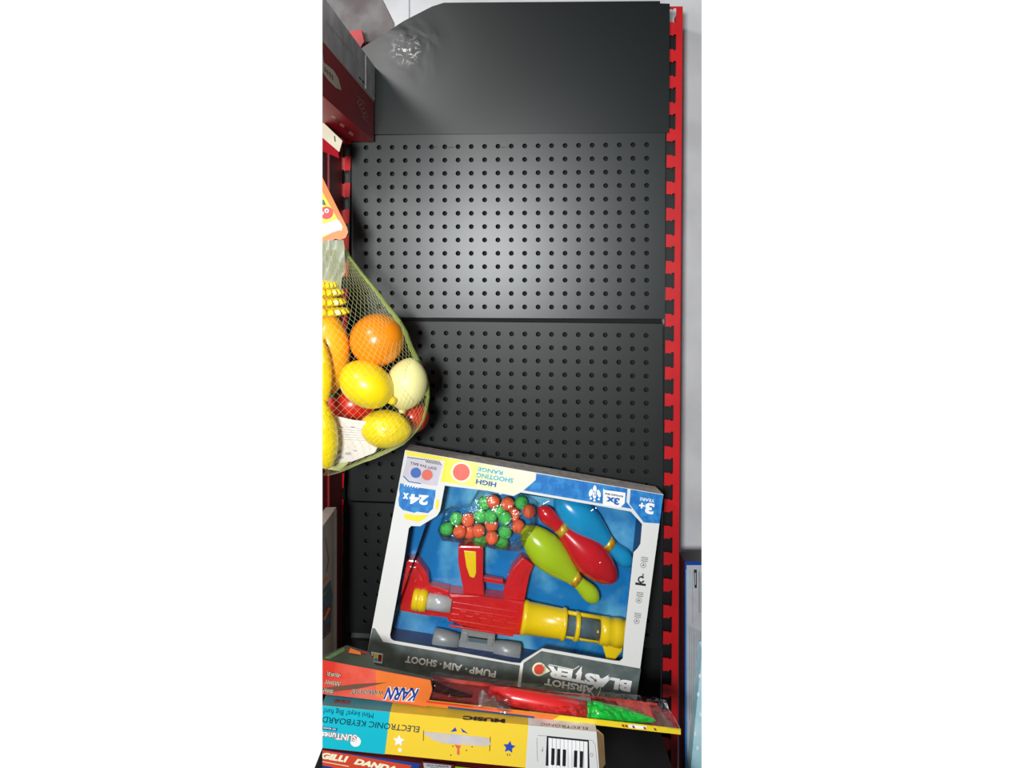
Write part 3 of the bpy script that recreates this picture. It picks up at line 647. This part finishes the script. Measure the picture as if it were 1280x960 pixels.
b.text(KP, 'KARN', (524.5, 860.5), (482.8, 858), (519.8, 877.5), 'white_ink', .0006, .09, .2)
b.text(KP, 'KARN', (524, 861), (483, 858.7), (519.5, 876.8), 'karn_blue', .0008, .03, .2)
b.text(KP, 'WARRIOR SET', (479.5, 863), (439, 861.5), (478.5, 869), 'cream_ink', .0006, .06)
b.text(KP, 'WARRIOR SET', (479.3, 863.2), (439.2, 861.8), (478.3, 868.7), 'dark_ink', .0008, .01)
for s_, A, B, C in (('SPEAR', (425.5, 842), (408, 839.3), (425, 847.2)), ('ARROW', (427, 852.8), (405.5, 849.5), (426.5, 858.2)), ('BOW', (417.5, 862), (403.5, 859.5), (416.8, 867.5))):
    b.text(KP, s_, A, B, C, 'cream_ink', .0006, .07, .1); b.text(KP, s_, A, B, C, 'dark_ink', .0008, .0, .1)
# printed top of the header
KT = Plane(KP.hit(403, 825)+V((0, 0, .0004)), V((.17, -.0, 1)).normalized())
tl = lambda x, d: KP.hit(x, 823.5+(x-396)*.1852)+V((0, d, .0006))
def tq(x0, x1, d0, d1, m, e=0):
    b.face([tl(x0, d0)+V((0, 0, e)), tl(x1, d0)+V((0, 0, e)), tl(x1, d1)+V((0, 0, e)), tl(x0, d1)+V((0, 0, e))], m)
tq(423, 453, .026, .031, 'dark_red_print')
b.face([tl(404, .003), tl(411, .003), tl(428, .030), tl(421, .030)], 'green_print')
b.face([tl(430, .022)+V((0, 0, .0004)), tl(446, .022)+V((0, 0, .0004)), tl(444, .028)+V((0, 0, .0004)), tl(430, .032)+V((0, 0, .0004))], 'karn_orange')
b.build('header_box', karn, 'L')
# card tray to the right
b = MB()
low = lambda x: KP.hit(x, kb(x))
hi = lambda x: KP.hit(x, kb(x)-6.8)
up = lambda x, d, h: low(x)+V((0, d, h))
b.face([low(533), low(851), up(835, .05, 0), up(533, .05, 0)], 'dark_red_print')
b.prism([low(533), low(851), hi(851), hi(533)], (0, .0012, 0), 'yellow')
b.face([up(533, .05, 0), up(833, .05, 0), up(833, .05, .004), up(700, .05, .004), up(533, .05, .006)], 'karn_red')
b.face([up(790, .02, .0012), up(822, .02, .0012), up(822, .05, .0012), up(776, .05, .0012)], 'karn_red')
b.face([up(826, .006, .0014), up(846, .006, .0014), up(834, .03, .0014), up(826, .03, .0014)], 'brown_print')
b.ink(KP, [(533, kb(533)-6.6), (700, kb(700)-6.8), (690, kb(690)), (533, kb(533))], 'karn_orange', .0004)
b.ink(KP, [(560, kb(560)-2.4), (668, kb(668)-2), (668, kb(668)+.2), (560, kb(560)+.2)], 'dusk_blue', .0006)
b.ink(KP, [(533, kb(533)-6.6), (640, kb(640)-6.8), (640, kb(640)-4), (533, kb(533)-4)], 'karn_red', .0006)
b.ink(KP, [(786, kb(786)-5.5), (808, kb(808)-5.5), (808, kb(808)-1.5), (786, kb(786)-1.5)], 'white_ink', .0005)
for x in (779, 783, 792, 806, 819): b.ink(KP, [(x-2, kb(x)-5), (x+1, kb(x)-4), (x+2, kb(x)-1), (x-1, kb(x)-2)], 'dark_red_print', .0006)
b.build('card_tray', karn)
b = MB()
# cellophane: front wall, sloping top, closed end; gently crumpled
nx, ny = 46, 6; g = []
for i in range(nx+1):
    x = 533+318*i/nx; row = []
    for j in range(ny+1):
        t = j/ny; hgt = (.010-.001*i/nx)*math.sin(math.pi*min(1, .08+t*.75))*(1 if i < nx-2 else .5)
        row.append(b.bm.verts.new(up(x-(14*t if i == nx else 0), -.0012+.052*t, .007+hgt+random.uniform(-1, 1)*.0013)))
    g.append(row)
for i in range(nx):
    for j in range(ny):
        f = b.bm.faces.new((g[i][j], g[i+1][j], g[i+1][j+1], g[i][j+1])); f.material_index = b.mi('wrap_film')
b.tube([g[-1][j].co.copy() for j in range(ny+1)], .0008, 'pouch_film', 5)
wf = b.build('wrapping_film', karn)
# crumpled twist of film
b = MB(); c0 = KP.hit(618, 874)+V((0, -.004, 0.0))
vs = []
for i in range(7):
    for j in range(4):
        vs.append(b.bm.verts.new(c0+V(((i-3)*.0072, random.uniform(-.008, .006), (1.5-j)*.0062-(i-3)*.0009+random.uniform(-.002, .002)))))
for i in range(6):
    for j in range(3):
        for f in ((vs[i*4+j], vs[i*4+4+j], vs[i*4+j+1]), (vs[i*4+4+j], vs[i*4+5+j], vs[i*4+j+1])):
            q = b.bm.faces.new(f); q.material_index = b.mi('crease_film')
b.build('film_crease', wf)
# spear and bow inside
SD = .833
spear = thing('toy_spear', 'toy spear with red shaft and bright green tip inside the warrior set', 'toy spear', at(725, 892, SD))
pm = SD/F
b = MB(); b.tube([at(612, 864, SD+.008), at(640, 871, SD), at(690, 880.5, SD), at(734, 889, SD)], [6*pm, 9.5*pm, 10.3*pm, 10.6*pm], 'spear_red', 18); b.build('shaft', spear)
b = MB(); b.lathe(at(731, 888.5, SD), at(820, 901, SD), [(0, 8*pm), (.02, 11*pm), (.06, 11*pm), (.07, 9.5*pm), (.1, 9.5*pm), (.11, 11.6*pm), (.24, 11.2*pm), (.25, 10.6*pm), (.5, 9.4*pm), (.75, 6.6*pm), (.93, 3*pm), (1, .8*pm)], 'spear_green', 24); b.build('tip', spear)
bow = thing('toy_bow', 'dark brown toy bow showing through the film of the warrior set', 'toy bow', at(560, 864, SD))
b = MB(); b.tube([at(536+9*k, 853+k*3.1+2.4*math.sin(k*.6), SD) for k in range(7)], [5*pm, 5.5*pm, 5*pm, 4.4*pm, 3.6*pm, 2.6*pm, 1.4*pm], 'dark_brown_plastic', 12)
b.build('limb', bow)
b = MB(); b.tube([at(538+9*k, 862+k*2.6, SD+.002) for k in range(6)], 1.2*pm, 'dark_brown_plastic', 8); b.build('bow_string', bow)

# ================================================================ KEYBOARD BOX
QY = .80
QP = Plane((0, QY, 0), (0, -1, 0))
qt = lambda x: 882+(x-403)*.0948
key = thing('keyboard_box', 'teal, yellow and white carton of a toy electronic keyboard under the warrior set', 'toy box', QP.hit(575, 953)+V((0, .06, 0)))
Hq = 53.5
x0, x1 = 402, 745.7
b = MB(); qd = V((0, .068, 0))
A, B_, C_, D_ = QP.hit(x0, qt(x0)), QP.hit(x1, qt(x1)), QP.hit(x1+4, qt(x1)+Hq+1), QP.hit(x0-2, qt(x0)+Hq-1)
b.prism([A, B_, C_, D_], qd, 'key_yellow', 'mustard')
b.face([A-V((0, .0002, 0)), QP.hit(487.5, qt(487.5), .0002), QP.hit(481, qt(481)+Hq, .0002), D_-V((0, .0002, 0))], 'teal')
b.face([QP.hit(660.5, qt(660.5), .0002), B_-V((0, .0002, 0)), C_-V((0, .0002, 0)), QP.hit(656.8, qt(657)+Hq+1.4, .0002)], 'white_card')
eps = V((0, 0, .0005))
tp = lambda x, d: QP.hit(x, qt(x))+V((0, d, .0005))
b.face([tp(x0, 0), tp(487.5, 0), tp(487.5, .068), tp(x0, .068)], 'teal_dark'); b.face([tp(660.5, 0), tp(x1, 0), tp(x1, .068), tp(660.5, .068)], 'grey_print')
b.text(QP, 'ELECTRONIC KEYBOARD', (524.8, 908.3), (403.6, 895.4), (523.2, 915.8), 'ink_teal', .0006, .006)
b.text(QP, 'Mini keys! Big fun!', (467, 891.6), (405, 885.8), (466.2, 898), 'ink_teal', .0006, .0)
b.text(QP, 'SUNTunes', (446.5, 918.4), (401.5, 914), (445.3, 927.3), 'outline_red', .0006, .09); b.text(QP, 'SUNTunes', (446, 918.8), (402, 914.5), (444.9, 926.8), 'white_ink', .0008, .03)
b.disc(QP, (444.5, 927), 6.6, 'white_ink', .0004)
b.ink(QP, [(396, 907), (422, 910.5), (421, 914), (396, 911)], 'dusk_blue', .0005)
b.text(QP, 'KEY BOARD', (420, 910.8), (404, 908.6), (419.8, 912.9), 'white_ink', .0007, .02)
b.star(QP, (498.5, 926), 7.5, 'white_ink', .0006, .1); b.disc(QP, (500, 937.5), 2.6, 'cream', .0006)
b.star(QP, (636.5, 934), 8, 'star_blue', .0006, .15)
for k in range(2): b.line(QP, (635+3*k, 945), (633.5+3*k, 942), .9, 'brown_print')
# carrying slot with plastic handle
hs = [(529.5, 914), (533, 914.6), (560, 917), (606, 921.5), (612, 924), (613, 931), (606, 933), (552, 929), (540, 924), (531, 918)]
b.ink(QP, hs, 'handle_grey', .0008); b.line(QP, (612.8, 921), (612, 939), .9, 'brown_print', .0006); b.line(QP, (529.5, 913), (529, 926), .9, 'brown_print', .0006)
b.ink(QP, [(562, 917.4), (577, 918.8), (575, 930.8), (560, 929.5)], 'lavender', .001)
for A, B, m in (((563, 915), (570, 909), 'star_blue'), ((585, 917), (577, 910), 'star_blue')):
    b.ink(QP, [A, (B[0]-1, B[1]), (B[0]+1, B[1]+5)], m, .0006)
b.ink(QP, [(568, 931), (576, 932), (574, 937), (574.5, 944), (571, 943), (571.5, 936)], 'red_ball_print', .0006)
for x, y in ((566, 933), (590, 933.5), (563.5, 944), (583, 938)): b.disc(QP, (x, y), .9, 'brown_print', .0006, 8)
# keyboard picture on the white end
b.ring(QP, (676, 938), 0.1, .1, 'grey_ink')
for a_, c_ in (((672, 919.5), (684, 920)), ((741, 926), (744, 931)), ((744, 931), (747, 960)), ((671, 922), (672, 952)), ((684, 920), (740, 925.4))): b.line(QP, a_, c_, .5, 'grey_ink')
b.ink(QP, [(683.5, 919.8), (736, 925.3), (737, 962), (682, 957)], 'dark_ink', .0006)
for k in range(10):
    xk = 685.6+4.92*k
    b.ink(QP, [(xk, 922.2+.5*k), (xk+4.5, 922.7+.5*k), (xk+4.6, 961), (xk+.1, 960)], 'white_ink', .0008)
for k, xk in enumerate((689.3, 696.4, 703.5, 717.6, 725)):
    b.ink(QP, [(xk, 935.2+(xk-689)*.1), (xk+4.2, 935.6+(xk-689)*.1), (xk+3.6, 956.5+(xk-689)*.1), (xk-.6, 956+(xk-689)*.1)], 'dark_ink', .001)
b.ring(QP, (739.5, 943.5), 1.6, .6, 'grey_ink'); b.line(QP, (676, 938), (678, 938), .8, 'grey_ink'); b.line(QP, (678.5, 934), (678.5, 940), .7, 'grey_ink')
TP = Plane(tp(600, 0)+V((0, 0, .0006)), V((.0945, 0, 1)))
b.text(TP, 'MUSIC', (631.5, 899), (579, 894.5), (631, 904), 'dark_ink', .0003, .05)
b.text(TP, 'ELECTRONIC', (735, 909), (676, 903.5), (734.6, 912), 'dark_red_print', .0003, .0)
b.text(TP, 'KEYBOARD', (438, 875.5), (418, 873.8), (437, 880), 'dark_red_print', .0003, .02)
b.build('carton', key, 'L')
b = MB()     # the end flap standing open, bare board inside
fA, fB = QP.hit(747, qt(747)+1)+V((0, .004, 0)), QP.hit(750.5, 968)+V((0, .004, 0))
b.prism([fA, fA+V((.010, .012, -.016)), fB+V((.009, .012, 0)), fB], (-.0008, .0008, 0), 'kraft')
b.face([fA+V((-.001, .002, 0)), fA+V((.009, .014, -.018)), fB+V((.008, .014, 0)), fB+V((-.001, .002, 0))], 'black')
b.tube([fA, fA+V((.010, .012, -.016)), fB+V((.009, .012, 0))], .0009, 'kraft', 6)
b.build('end_flap', key)

# ================================================================ GILLI DANDA BOX
GY = .802
GP = Plane((0, GY, 0), (0, -1, 0))
gt = lambda x: 937.5+(x-403)*.138
gil = thing('gilli_danda_box', 'orange and blue bat game carton at the very bottom under the keyboard box', 'toy box', GP.hit(560, 1000)+V((0, .1, 0)))
b = MB()
g0, g1 = GP.hit(398, gt(398)), GP.hit(688, gt(688))
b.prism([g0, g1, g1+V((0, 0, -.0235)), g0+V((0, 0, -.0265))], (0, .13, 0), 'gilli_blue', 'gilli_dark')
b.ink(GP, [(396, 936.5), (450, 945.5), (515, 957), (508, 966), (490, 975), (396, 955)], 'gilli_orange', .0003)
b.text(GP, 'GILLI', (400.5, 948), (434, 953.5), (402.5, 940), 'cream', .0006, .06, .2)
b.text(GP, 'DANDA', (442, 955), (494, 965.5), (445, 948), 'cream', .0006, .06, .2)
b.line(GP, (403, 952), (436, 958), .8, 'cream')
b.ink(GP, [(396, 958), (430, 962), (430, 972), (396, 970)], 'gilli_blue', .0004)
b.ink(GP, [(524, 956), (528, 954), (527, 951), (568, 956), (566, 970), (522, 966)], 'gilli_dark', .0003)
b.ink(GP, [(529, 953.5), (564, 957), (563, 967), (531, 966)], 'label_grey', .0005)
b.text(GP, 'GILLI DANDA', (533, 957.6), (561, 959.6), (533, 955.2), 'dark_ink', .0007, .02); b.text(GP, 'GAME SET', (538, 961.5), (556, 962.5), (538, 959), 'dark_ink', .0007, .02)
b.ink(GP, [(569, 958), (588, 960), (586, 970), (569, 968)], 'gilli_green', .0005); b.ink(GP, [(590, 960.5), (660, 971), (660, 980), (590, 975)], 'gilli_dark', .0005)
b.build('carton', gil, 'L')

# ================================================================ LEFT: RED CARTON UP HIGH, ITS LOWER NEIGHBOUR, THE TALL CARTON
XR = (467.5-640)/F*1.085
red = thing('red_carton', 'deep red carton with grey upper band standing high on the left', 'carton', (-.30, .98, ZC+(330-177)/F*1.085))
b = MB()
zt, zb = ZC+(330-85)/F*1.085, ZC+(330-177)/F*1.085
b.obb((XR-.14, .60, zb), (.14, 0, 0), (0, .485, 0), (0, 0, zt-zb), 'maroon_card')
RP = Plane((XR, 1, 1), (1, 0, 0))
b.ink(RP, [(469, 84), (403, -6), (403, 49.5), (468, 126)], 'grey_print', .0004)
b.line(RP, (403, 50.5), (467.6, 127), 1, 'cream_ink', .0006)
for k in range(7): b.line(RP, (408+6*k, 26+7.2*k), (412+6*k, 34+7.4*k), 1, 'label_grey', .0008)
for k in range(4): b.line(RP, (449+4*k, 96+4.2*k), (451+4*k, 100+4.2*k), 1.4, 'dark_ink', .0008)
b.ink(RP, [(403, 66), (405, 78), (410, 82), (417, 88), (423, 98), (427, 113), (420, 110), (410, 100), (403, 90)], 'cream_ink', .0006)
for k in range(4): b.line(RP, (406+3*k, 84+3*k), (407+3*k, 90+3.4*k), 1, 'maroon_card', .0009)
for k in range(4):
    b.ring(RP, (449.5+2.6*k, 128+6*k*.9), 2.2, 1, 'pinkish_ink', .0006, 0, 300, 8)
b.line(RP, (447, 120), (457, 131), .9, 'pinkish_ink', .0006); b.line(RP, (452, 145), (459, 152), .9, 'pinkish_ink', .0006)
UP_ = Plane((0, 1, zb), (0, 0, -1))
for k in range(5): b.line(UP_, (414+5.6*k, 145+5*k), (419+5.6*k, 147.5+5.4*k), 3, 'dark_red_metal' if k % 2 else 'pinkish_ink', .0004)
b.obb((XR, 1.02, zt-.058), (.0014, 0, 0), (0, .067, 0), (0, 0, .060), 'grey_print')
b.build('carton', red, 'L')
low_ = thing('small_white_carton', 'small white and red carton end just below the deep red carton', 'carton', at(410, 185, .93))
b = MB(); q = [(396, 148), (403, 152), (428, 176), (424, 190), (396, 166)]
LP = Plane(at(410, 170, .95), V((.55, -.8, -.2)))
b.prism(LP.H(q), (-.01, .03, .004), 'cream_ink', 'maroon_card'); b.ink(LP, [(396, 165), (422, 185), (424, 198), (396, 186)], 'maroon_card', -.001)
b.line(LP, (418, 170), (419, 177), 1.2, 'dark_ink', .0006); b.line(LP, (426, 172), (430, 177), 1.2, 'dark_ink', .0006); b.build('carton', low_, 'L')
tall = thing('tall_carton', 'tall pale carton with faint printed picture at the lower left edge', 'carton', at(410, 845, .97))
b = MB(); X0 = (420.5-640)/F*.985
zt, zb = ZC+(330-634)/F*.985, ZC+(330-842)/F*.93
b.obb((X0-.018, .85, zb), (.018, 0, 0), (0, .135, 0), (0, 0, zt-zb), 'carton')
SP = Plane((X0, 1, 1), (1, 0, 0))
b.ink(SP, [(417.5, 636), (421, 637), (421, 832), (417, 826)], 'carton_light', .0004)
b.ink(SP, [(403, 738), (413, 725), (415.5, 745), (413, 790), (403, 800)], 'smoke_tube', .0003)
for (a_, c_, m) in (((404, 730), (409, 722), 'karn_orange'), ((405, 775), (412, 760), 'karn_orange'), ((404, 790), (412, 780), 'dark_red_print'), ((404, 745), (409, 738), 'green_print'), ((407, 672), (411, 700), 'brown_print'), ((411, 700), (408, 716), 'brown_print'), ((404, 768), (411, 757), 'dark_red_print')):
    b.line(SP, a_, c_, 2.6 if m != 'brown_print' else .8, m, .0006)
b.build('carton', tall, 'L')

# ================================================================ RIGHT: BLUE BOX AND CYAN PACK
blue = thing('blue_book_box', 'blue edged box with grey text panel standing against the wall at right', 'box', at(866, 1000, 1.03))
b = MB(); RPn = Plane((0, 1.03, 0), (0, -1, 0))
b.prism(RPn.H([(856, 702), (905, 702), (905, 1100), (855.6, 1100)]), (0, .035, 0), 'box_blue', 'black')  # black sides: shade on the blue put into the colour
b.ink(RPn, [(858.2, 706.5), (905, 706.5), (905, 1100), (859.3, 1100)], 'label_grey', .0004)
b.line(RPn, (857.6, 712), (857.6, 1000), .8, 'light_blue_ink', .0006)
b.line(RPn, (865.8, 712), (865.8, 780), .5, 'grey_ink', .0006); b.line(RPn, (862.5, 712), (862.5, 735), .6, 'light_blue_ink', .0006)
b.ink(RPn, [(867.3, 712), (871, 712), (871, 735), (868.3, 735)], 'dark_ink', .0006); b.ink(RPn, [(868.6, 716), (869.9, 716), (869.9, 731), (868.8, 731)], 'label_grey', .0008)
for k in range(4): b.line(RPn, (874+k*2.5, 714+k), (874+k*2.5, 766), .6, 'dark_ink' if k == 0 else 'grey_ink', .0006)
for k in range(7): b.line(RPn, (861.8+2.3*k, 783+k), (861.8+2.3*k, 900-7*k), .7, 'grey_ink', .0006)
b.build('box_body', blue, 'R')
cy = MB(); CP = Plane((0, .97, 0), (.0, -1, .05))
cy.prism(CP.H([(878, 812), (905, 800), (905, 1100), (858, 1100), (863.5, 962), (868.5, 905)]), (0, .02, 0), 'light_cyan', bevel=.0)
for (x, y) in ((873, 868), (875, 845), (869, 917), (872, 935), (876, 893)): cy.disc(CP, (x, y), 1.6, 'white_ink', .0005, 8, 3)
tag(cy.build('light_blue_pack', crop='R', base=CP.hit(870, 1000)), 'pale cyan plastic pack in front of the blue box at the right edge', 'pack')

# ================================================================ NET BAG OF TOY FRUIT
ND = .95; nm = ND/F
bag = thing('net_bag', 'green and white net bag of plastic toy fruit hanging at left with orange header card', 'net bag', at(440, 588, ND))
prof = [(304, 431), (320, 437), (345, 456), (365, 473), (385, 488), (400, 500), (415, 509), (432, 515), (450, 524), (465, 531), (480, 536), (495, 537), (510, 535), (525, 531), (540, 521), (552, 508), (560, 492), (566, 474), (574, 458), (583, 440), (589, 425)]
def prx(y):
    for (y0, a), (y1, c) in zip(prof, prof[1:]):
        if y0 <= y <= y1: return a+(c-a)*(y-y0)/(y1-y0)
    return prof[-1][1] if y > 589 else prof[0][1]
CX = 408.0
def netp(th, y):
    R = (prx(y)-CX); Rz = min(R, 75)*.95*nm
    return at(CX, y, ND)+V((R*nm*math.cos(th), -Rz*math.sin(th), 0))
def strands(m, s0, mat_, rr, thr, step=1):
    NT = 84; NY = 62
    for i in range(NT):
        for sg in (1, -1):
            pts = []
            for j in range(NY+1):
                y = 306+(589-306)*j/NY; th = 2*math.pi*(i+sg*j*.5)/NT + s0
                pts.append((netp(th, y), (i+sg*j*.5)))
            cur = []
            for p, k in pts:
                q = p-CAM; px = 640+q.x/q.y*F
                front = p.y < at(CX, 0, ND).y+.012
                if px > 404 and front: cur.append(p)
                else:
                    if len(cur) > 1: m.tube(cur, rr, mat_, 3)
                    cur = []
            if len(cur) > 1: m.tube(cur, rr, mat_, 3)
b = MB(); strands(b, 0.0, 'net_white', .00017, 0); o = b.build('net', bag, 'L')
# green edge cords along the seam
b = MB()
for k in range(5):
    pts = [netp(-.02+.05*k, y) for y in range(312, 590, 8)]
    b.tube(pts, .0006, 'net_green', 4)
b.build('seam_cord', bag, 'L')
# header card
HP = Plane(at(418, 270, .93), (.12, -1, .1))
b = MB(); hc = [(380, 215), (398, 212), (403, 222), (433.5, 284), (435, 290), (432, 297), (425, 300), (419, 298.5), (403, 308), (380, 318)]
b.prism(HP.H(hc), (0, .0012, 0), 'tag_orange')
b.ink(HP, [(380, 232), (403, 240), (423, 276), (428, 286), (424, 294), (417, 290), (403, 300), (380, 308)], 'tag_yellow', .0004)
b.ink(HP, [(403, 297), (415, 291), (424, 287), (431, 292), (425, 297), (414, 294), (403, 304)], 'tag_orange', .0006)
b.disc(HP, (408, 266), 8.5, 'tag_red', .0007, 28, 8); b.disc(HP, (408.3, 263.4), 2.7, 'white_ink', .001, 14); b.disc(HP, (408.5, 263.8), 1.2, 'dark_ink', .0013, 10); b.disc(HP, (402.8, 266.5), 2, 'white_ink', .001, 14)
b.ink(HP, [(400, 248), (405, 250), (408, 257), (403, 256)], 'fruit_green', .0008)
b.ink(HP, [(396, 283), (421, 274), (424, 276), (428.5, 284), (427, 287), (396, 297)], 'white_ink', .0009)
for k in range(4): b.line(HP, (404, 284.5+3*k), (419+1.5*k, 279.3+2.7*k), .6, 'grey_ink', .0012)
b.build('header_card', bag, 'L')
b = MB(); g = []
for i in range(9):
    row = []
    for j in range(9):
        y = 300+8*j; xx = 396+(prx(y)-1-396 if j < 2 else (431-396))*i/8 if j < 6 else 396+(31)*i/8
        row.append(b.bm.verts.new(at(xx, y, ND-.028)+V((0, .004*math.sin(i*1.3+j*.8), 0))))
    g.append(row)
for i in range(8):
    for j in range(8):
        f = b.bm.faces.new((g[i][j], g[i+1][j], g[i+1][j+1], g[i][j+1])); f.smooth = True; f.material_index = b.mi('cloudy_plastic')
b.build('plastic_sleeve', bag, 'L')
# folded leaflet at the bottom of the bag
b = MB(); LQ = Plane(at(440, 550, ND-.045), (.1, -1, -.1)); 
b.prism(LQ.H([(410, 520), (424, 521), (441, 525), (471, 528), (474, 556), (468, 566), (440, 577), (410, 580), (400, 575)]), (0, .0015, 0), 'paper')
for k in range(6): b.line(LQ, (424, 533+3.2*k), (467, 537+2.8*k), .5, 'label_grey', .0005)
for x, y in ((441, 533.5), (454, 537.5), (466, 536.5), (427, 534), (444, 563)): b.line(LQ, (x-2.5, y), (x+2, y+.6), .9, 'grey_ink', .0007)
for x, y in ((422, 565), (435, 567), (416, 570), (426, 572)): b.disc(LQ, (x, y), 4, 'label_grey', .0006, 14, 1.8)
b.face(LQ.H([(396, 572), (428, 576), (436, 578), (424, 589), (396, 584)], -.002), 'leaflet_green')
b.build('leaflet', bag, 'L')
def fruit(name, label, c, D, a, bb, rot, m, tip=0, cat='toy fruit', extra=None, dz=None, crop='L'):
    s_ = D/F; r = math.radians(rot); t = at(c[0], c[1], D)
    ax = V((math.cos(r), 0, -math.sin(r))); ay = V((math.sin(r), 0, math.cos(r)))
    e = thing(name, label, cat, t-V((0, 0, bb*s_)), 'toy fruit in the net bag')
    q = MB(); q.ellipsoid(t, (ax*a*s_, ay*bb*s_, V((0, (dz or bb)*s_, 0))), m, tip); q.build('fruit_body', e, crop)
    if extra: extra(e, t, ax, ay, s_)
    return e
fruit('toy_orange', 'glossy plastic orange, the round fruit on top in the net bag', (471.5, 425), 0.933, 33.5, 33.5, 0, 'fruit_orange')
def nip(k, rr, ln, m, sg=1, nm='stem_tip'):
    def f(e, t, ax, ay, s_):
        q = MB(); q.lathe(t+ax*(k-6)*s_*sg, t+ax*(k+ln)*s_*sg, [(0, rr*1.5*s_), (.4, rr*1.1*s_), (.7, rr*.95*s_), (.95, rr*.8*s_), (1, rr*.3*s_)], m, 16); q.build(nm, e, 'L')
    return f
fruit('toy_lemon', 'smooth yellow plastic lemon directly under the orange', (458, 480.5), 0.900, 36, 27.5, 32, 'fruit_yellow', .0, extra=nip(36, 5.2, 7, 'fruit_yellow'))
fruit('toy_lemon', 'dimpled yellow plastic lemon lowest in the bag beside the white leaflet', (481, 536), 0.922, 32, 23.5, 6, 'fruit_lemon', .05)
fruit('toy_pear', 'cream coloured plastic pear to the right of the yellow lemon', (508.5, 480), 0.933, 32, 26, 100, 'fruit_cream', .03, extra=nip(28, 5, 9, 'fruit_cream'))
fruit('toy_tomato', 'red plastic tomato half hidden behind the two lemons', (440, 505), 0.978, 30, 26, 0, 'fruit_red')
fruit('toy_apple', 'red plastic apple showing at the right bottom side of the net', (516, 521), 0.989, 20, 20, 0, 'fruit_red')
fruit('toy_mango', 'yellow dimpled plastic fruit at the lower left edge of the photo', (402, 540), 0.873, 46, 19, 80, 'fruit_lemon', .02)
fruit('toy_banana', 'bright yellow plastic fruit at the left edge beside the amber pineapple', (399, 462), 0.884, 46, 15, 84, 'fruit_yellow', .02)
fruit('toy_cucumber', 'small dark green plastic vegetable deep between the fruits', (415, 488), 0.961, 14, 9, 20, 'fruit_green')
pa = thing('toy_pineapple', 'amber plastic pineapple with scalloped crown at the left edge of the bag', 'toy fruit', at(408, 490, (.84*.95/.86)), 'toy fruit in the net bag')
q = MB(); s_ = (.84*.95/.86)/F; t = at(410, 443, (.84*.95/.86)); q.ellipsoid(t, (V((0, 0, 50*s_)), V((27*s_, 0, 0)), V((0, 24*s_, 0))), 'fruit_amber', 0, 36, 30, lambda ph, th: 1+.012*math.sin(th*10)*math.sin(ph*16)); q.build('fruit_body', pa, 'L')
q = MB()
for (y, r) in ((392, 34), (380, 30), (368, 27), (359, 20)):
    seg = 22; c = at(403, y, (.835*.95/.86))
    top = q.bm.verts.new(c+V((0, 0, 9*s_))); bot = q.bm.verts.new(c-V((0, 0, 7*s_)))
    rg = [q.bm.verts.new(c+V((math.cos(2*math.pi*k/(2*seg))*(r if k % 2 == 0 else r*.86)*s_, math.sin(2*math.pi*k/(2*seg))*(r if k % 2 == 0 else r*.86)*s_, (1.5 if k % 2 == 0 else -1)*s_))) for k in range(2*seg)]
    rg2 = [q.bm.verts.new(v.co*1.0+V((0, 0, 5*s_))-(v.co-c)*.12) for v in rg]
    for k in range(2*seg):
        j = (k+1) % (2*seg)
        for f in ((bot, rg[j], rg[k]), (rg[k], rg[j], rg2[j], rg2[k]), (rg2[k], rg2[j], top)):
            x = q.bm.faces.new(f); x.material_index = q.mi('fruit_yellow')
q.build('crown', pa, 'L')
